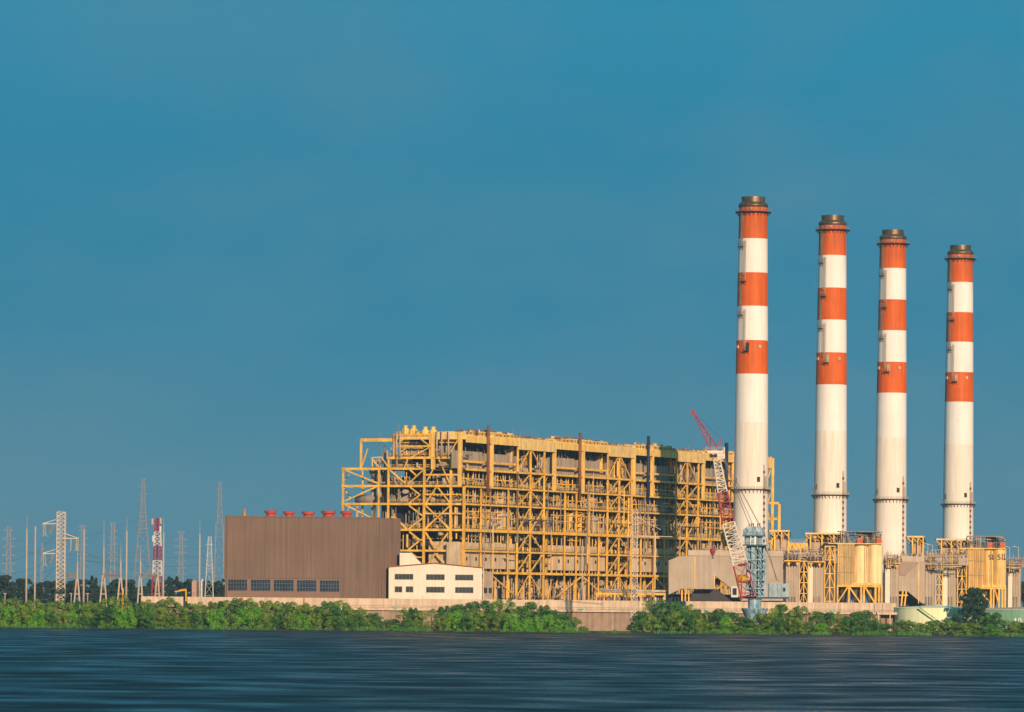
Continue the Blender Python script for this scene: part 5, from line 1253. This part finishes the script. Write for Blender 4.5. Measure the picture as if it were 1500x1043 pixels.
# ================================================================== light
SUN_EL, SUN_AZ = 17., 163.
sd_ = V((sin(radians(SUN_AZ))*cos(radians(SUN_EL)), cos(radians(SUN_AZ))*cos(radians(SUN_EL)), sin(radians(SUN_EL))))
ld = bpy.data.lights.new('sun', 'SUN'); ld.energy = 5.0; ld.angle = radians(.5); ld.color = (1., .725, .48)
lo = link(bpy.data.objects.new('sun', ld)); lo.rotation_euler = sd_.to_track_quat('Z', 'Y').to_euler()
w = bpy.data.worlds.new('World'); SC.world = w; w.use_nodes = True; nt = w.node_tree; bg = nt.nodes['Background']
sky = nt.nodes.new('ShaderNodeTexSky'); sky.sky_type = 'NISHITA'; sky.sun_disc = False; sky.sun_elevation = radians(SUN_EL); sky.sun_rotation = radians(SUN_AZ)
sky.altitude = 0; sky.air_density = 1.; sky.dust_density = .6; sky.ozone_density = 2.
tc = nt.nodes.new('ShaderNodeTexCoord'); sp = nt.nodes.new('ShaderNodeSeparateXYZ'); nt.links.new(tc.outputs['Generated'], sp.inputs[0])
mr = nt.nodes.new('ShaderNodeMapRange'); mr.inputs['From Min'].default_value = -.002; mr.inputs['From Max'].default_value = .14
nt.links.new(sp.outputs['Z'], mr.inputs['Value'])
cr = nt.nodes.new('ShaderNodeValToRGB'); nt.links.new(mr.outputs['Result'], cr.inputs['Fac'])   # teal evening air, seen with the sun low behind
SKC = [(0., (.085, .210, .29)), (.09, (.048, .210, .310)), (.17, (.030, .207, .320)), (.36, (.002, .198, .340)), (.62, (.0, .207, .356)), (.85, (.008, .236, .392)), (1., (.02, .25, .40))]
while len(cr.color_ramp.elements) < len(SKC): cr.color_ramp.elements.new(.5)
for e, (p_, c_) in zip(cr.color_ramp.elements, SKC): e.position = p_; e.color = (*c_, 1)
nz = nt.nodes.new('ShaderNodeTexNoise'); nz.inputs['Scale'].default_value = 9; nz.inputs['Detail'].default_value = 3; nt.links.new(tc.outputs['Generated'], nz.inputs['Vector'])
n2 = nt.nodes.new('ShaderNodeMapRange'); n2.inputs['To Min'].default_value = 9.3; n2.inputs['To Max'].default_value = 10.7; nt.links.new(nz.outputs['Fac'], n2.inputs['Value'])
vs = nt.nodes.new('ShaderNodeVectorMath'); vs.operation = 'SCALE'; nt.links.new(cr.outputs['Color'], vs.inputs[0]); nt.links.new(n2.outputs['Result'], vs.inputs['Scale'])
# thin uneven haze low in the sky
h1 = nt.nodes.new('ShaderNodeTexNoise'); h1.inputs['Scale'].default_value = 14; h1.inputs['Detail'].default_value = 5; h1.inputs['Roughness'].default_value = .55
hm = nt.nodes.new('ShaderNodeMapping'); hm.inputs['Scale'].default_value = (1, 1, 2.2); nt.links.new(tc.outputs['Generated'], hm.inputs['Vector']); nt.links.new(hm.outputs['Vector'], h1.inputs['Vector'])
h2 = nt.nodes.new('ShaderNodeMapRange'); h2.inputs['From Min'].default_value = .42; h2.inputs['From Max'].default_value = .72; h2.inputs['To Max'].default_value = .42; nt.links.new(h1.outputs['Fac'], h2.inputs['Value'])
h3 = nt.nodes.new('ShaderNodeMix'); h3.data_type = 'RGBA'; nt.links.new(h2.outputs['Result'], h3.inputs['Factor']); nt.links.new(vs.outputs[0], h3.inputs['A']); h3.inputs['B'].default_value = (.85, 2.35, 3.3, 1)
vs = h3
mx = nt.nodes.new('ShaderNodeMix'); mx.data_type = 'RGBA'; mx.inputs['Factor'].default_value = .96
nt.links.new(sky.outputs[0], mx.inputs['A']); nt.links.new(vs.outputs['Result'], mx.inputs['B'])
nt.links.new(mx.outputs['Result'], bg.inputs['Color']); bg.inputs['Strength'].default_value = .10
# ================================================================== camera
cd = bpy.data.cameras.new('camera'); cam = link(bpy.data.objects.new('camera', cd)); SC.camera = cam
cd.sensor_width = 36; cd.lens = F/1500*36; cd.clip_start = 1; cd.clip_end = 40000
cam.matrix_world = Matrix.Translation((0, 0, CAMZ)) @ Matrix.Rotation(pi/2, 4, 'X') @ Matrix.Rotation(ROLL, 4, 'Z')
cd.shift_y = (CY-521.5)/1500; cd.shift_x = 0
SC.view_settings.view_transform = 'Standard'; SC.view_settings.look = 'None'; SC.view_settings.exposure = 0; SC.view_settings.gamma = 1
SC.cycles.max_bounces = 6; SC.cycles.volume_bounces = 0
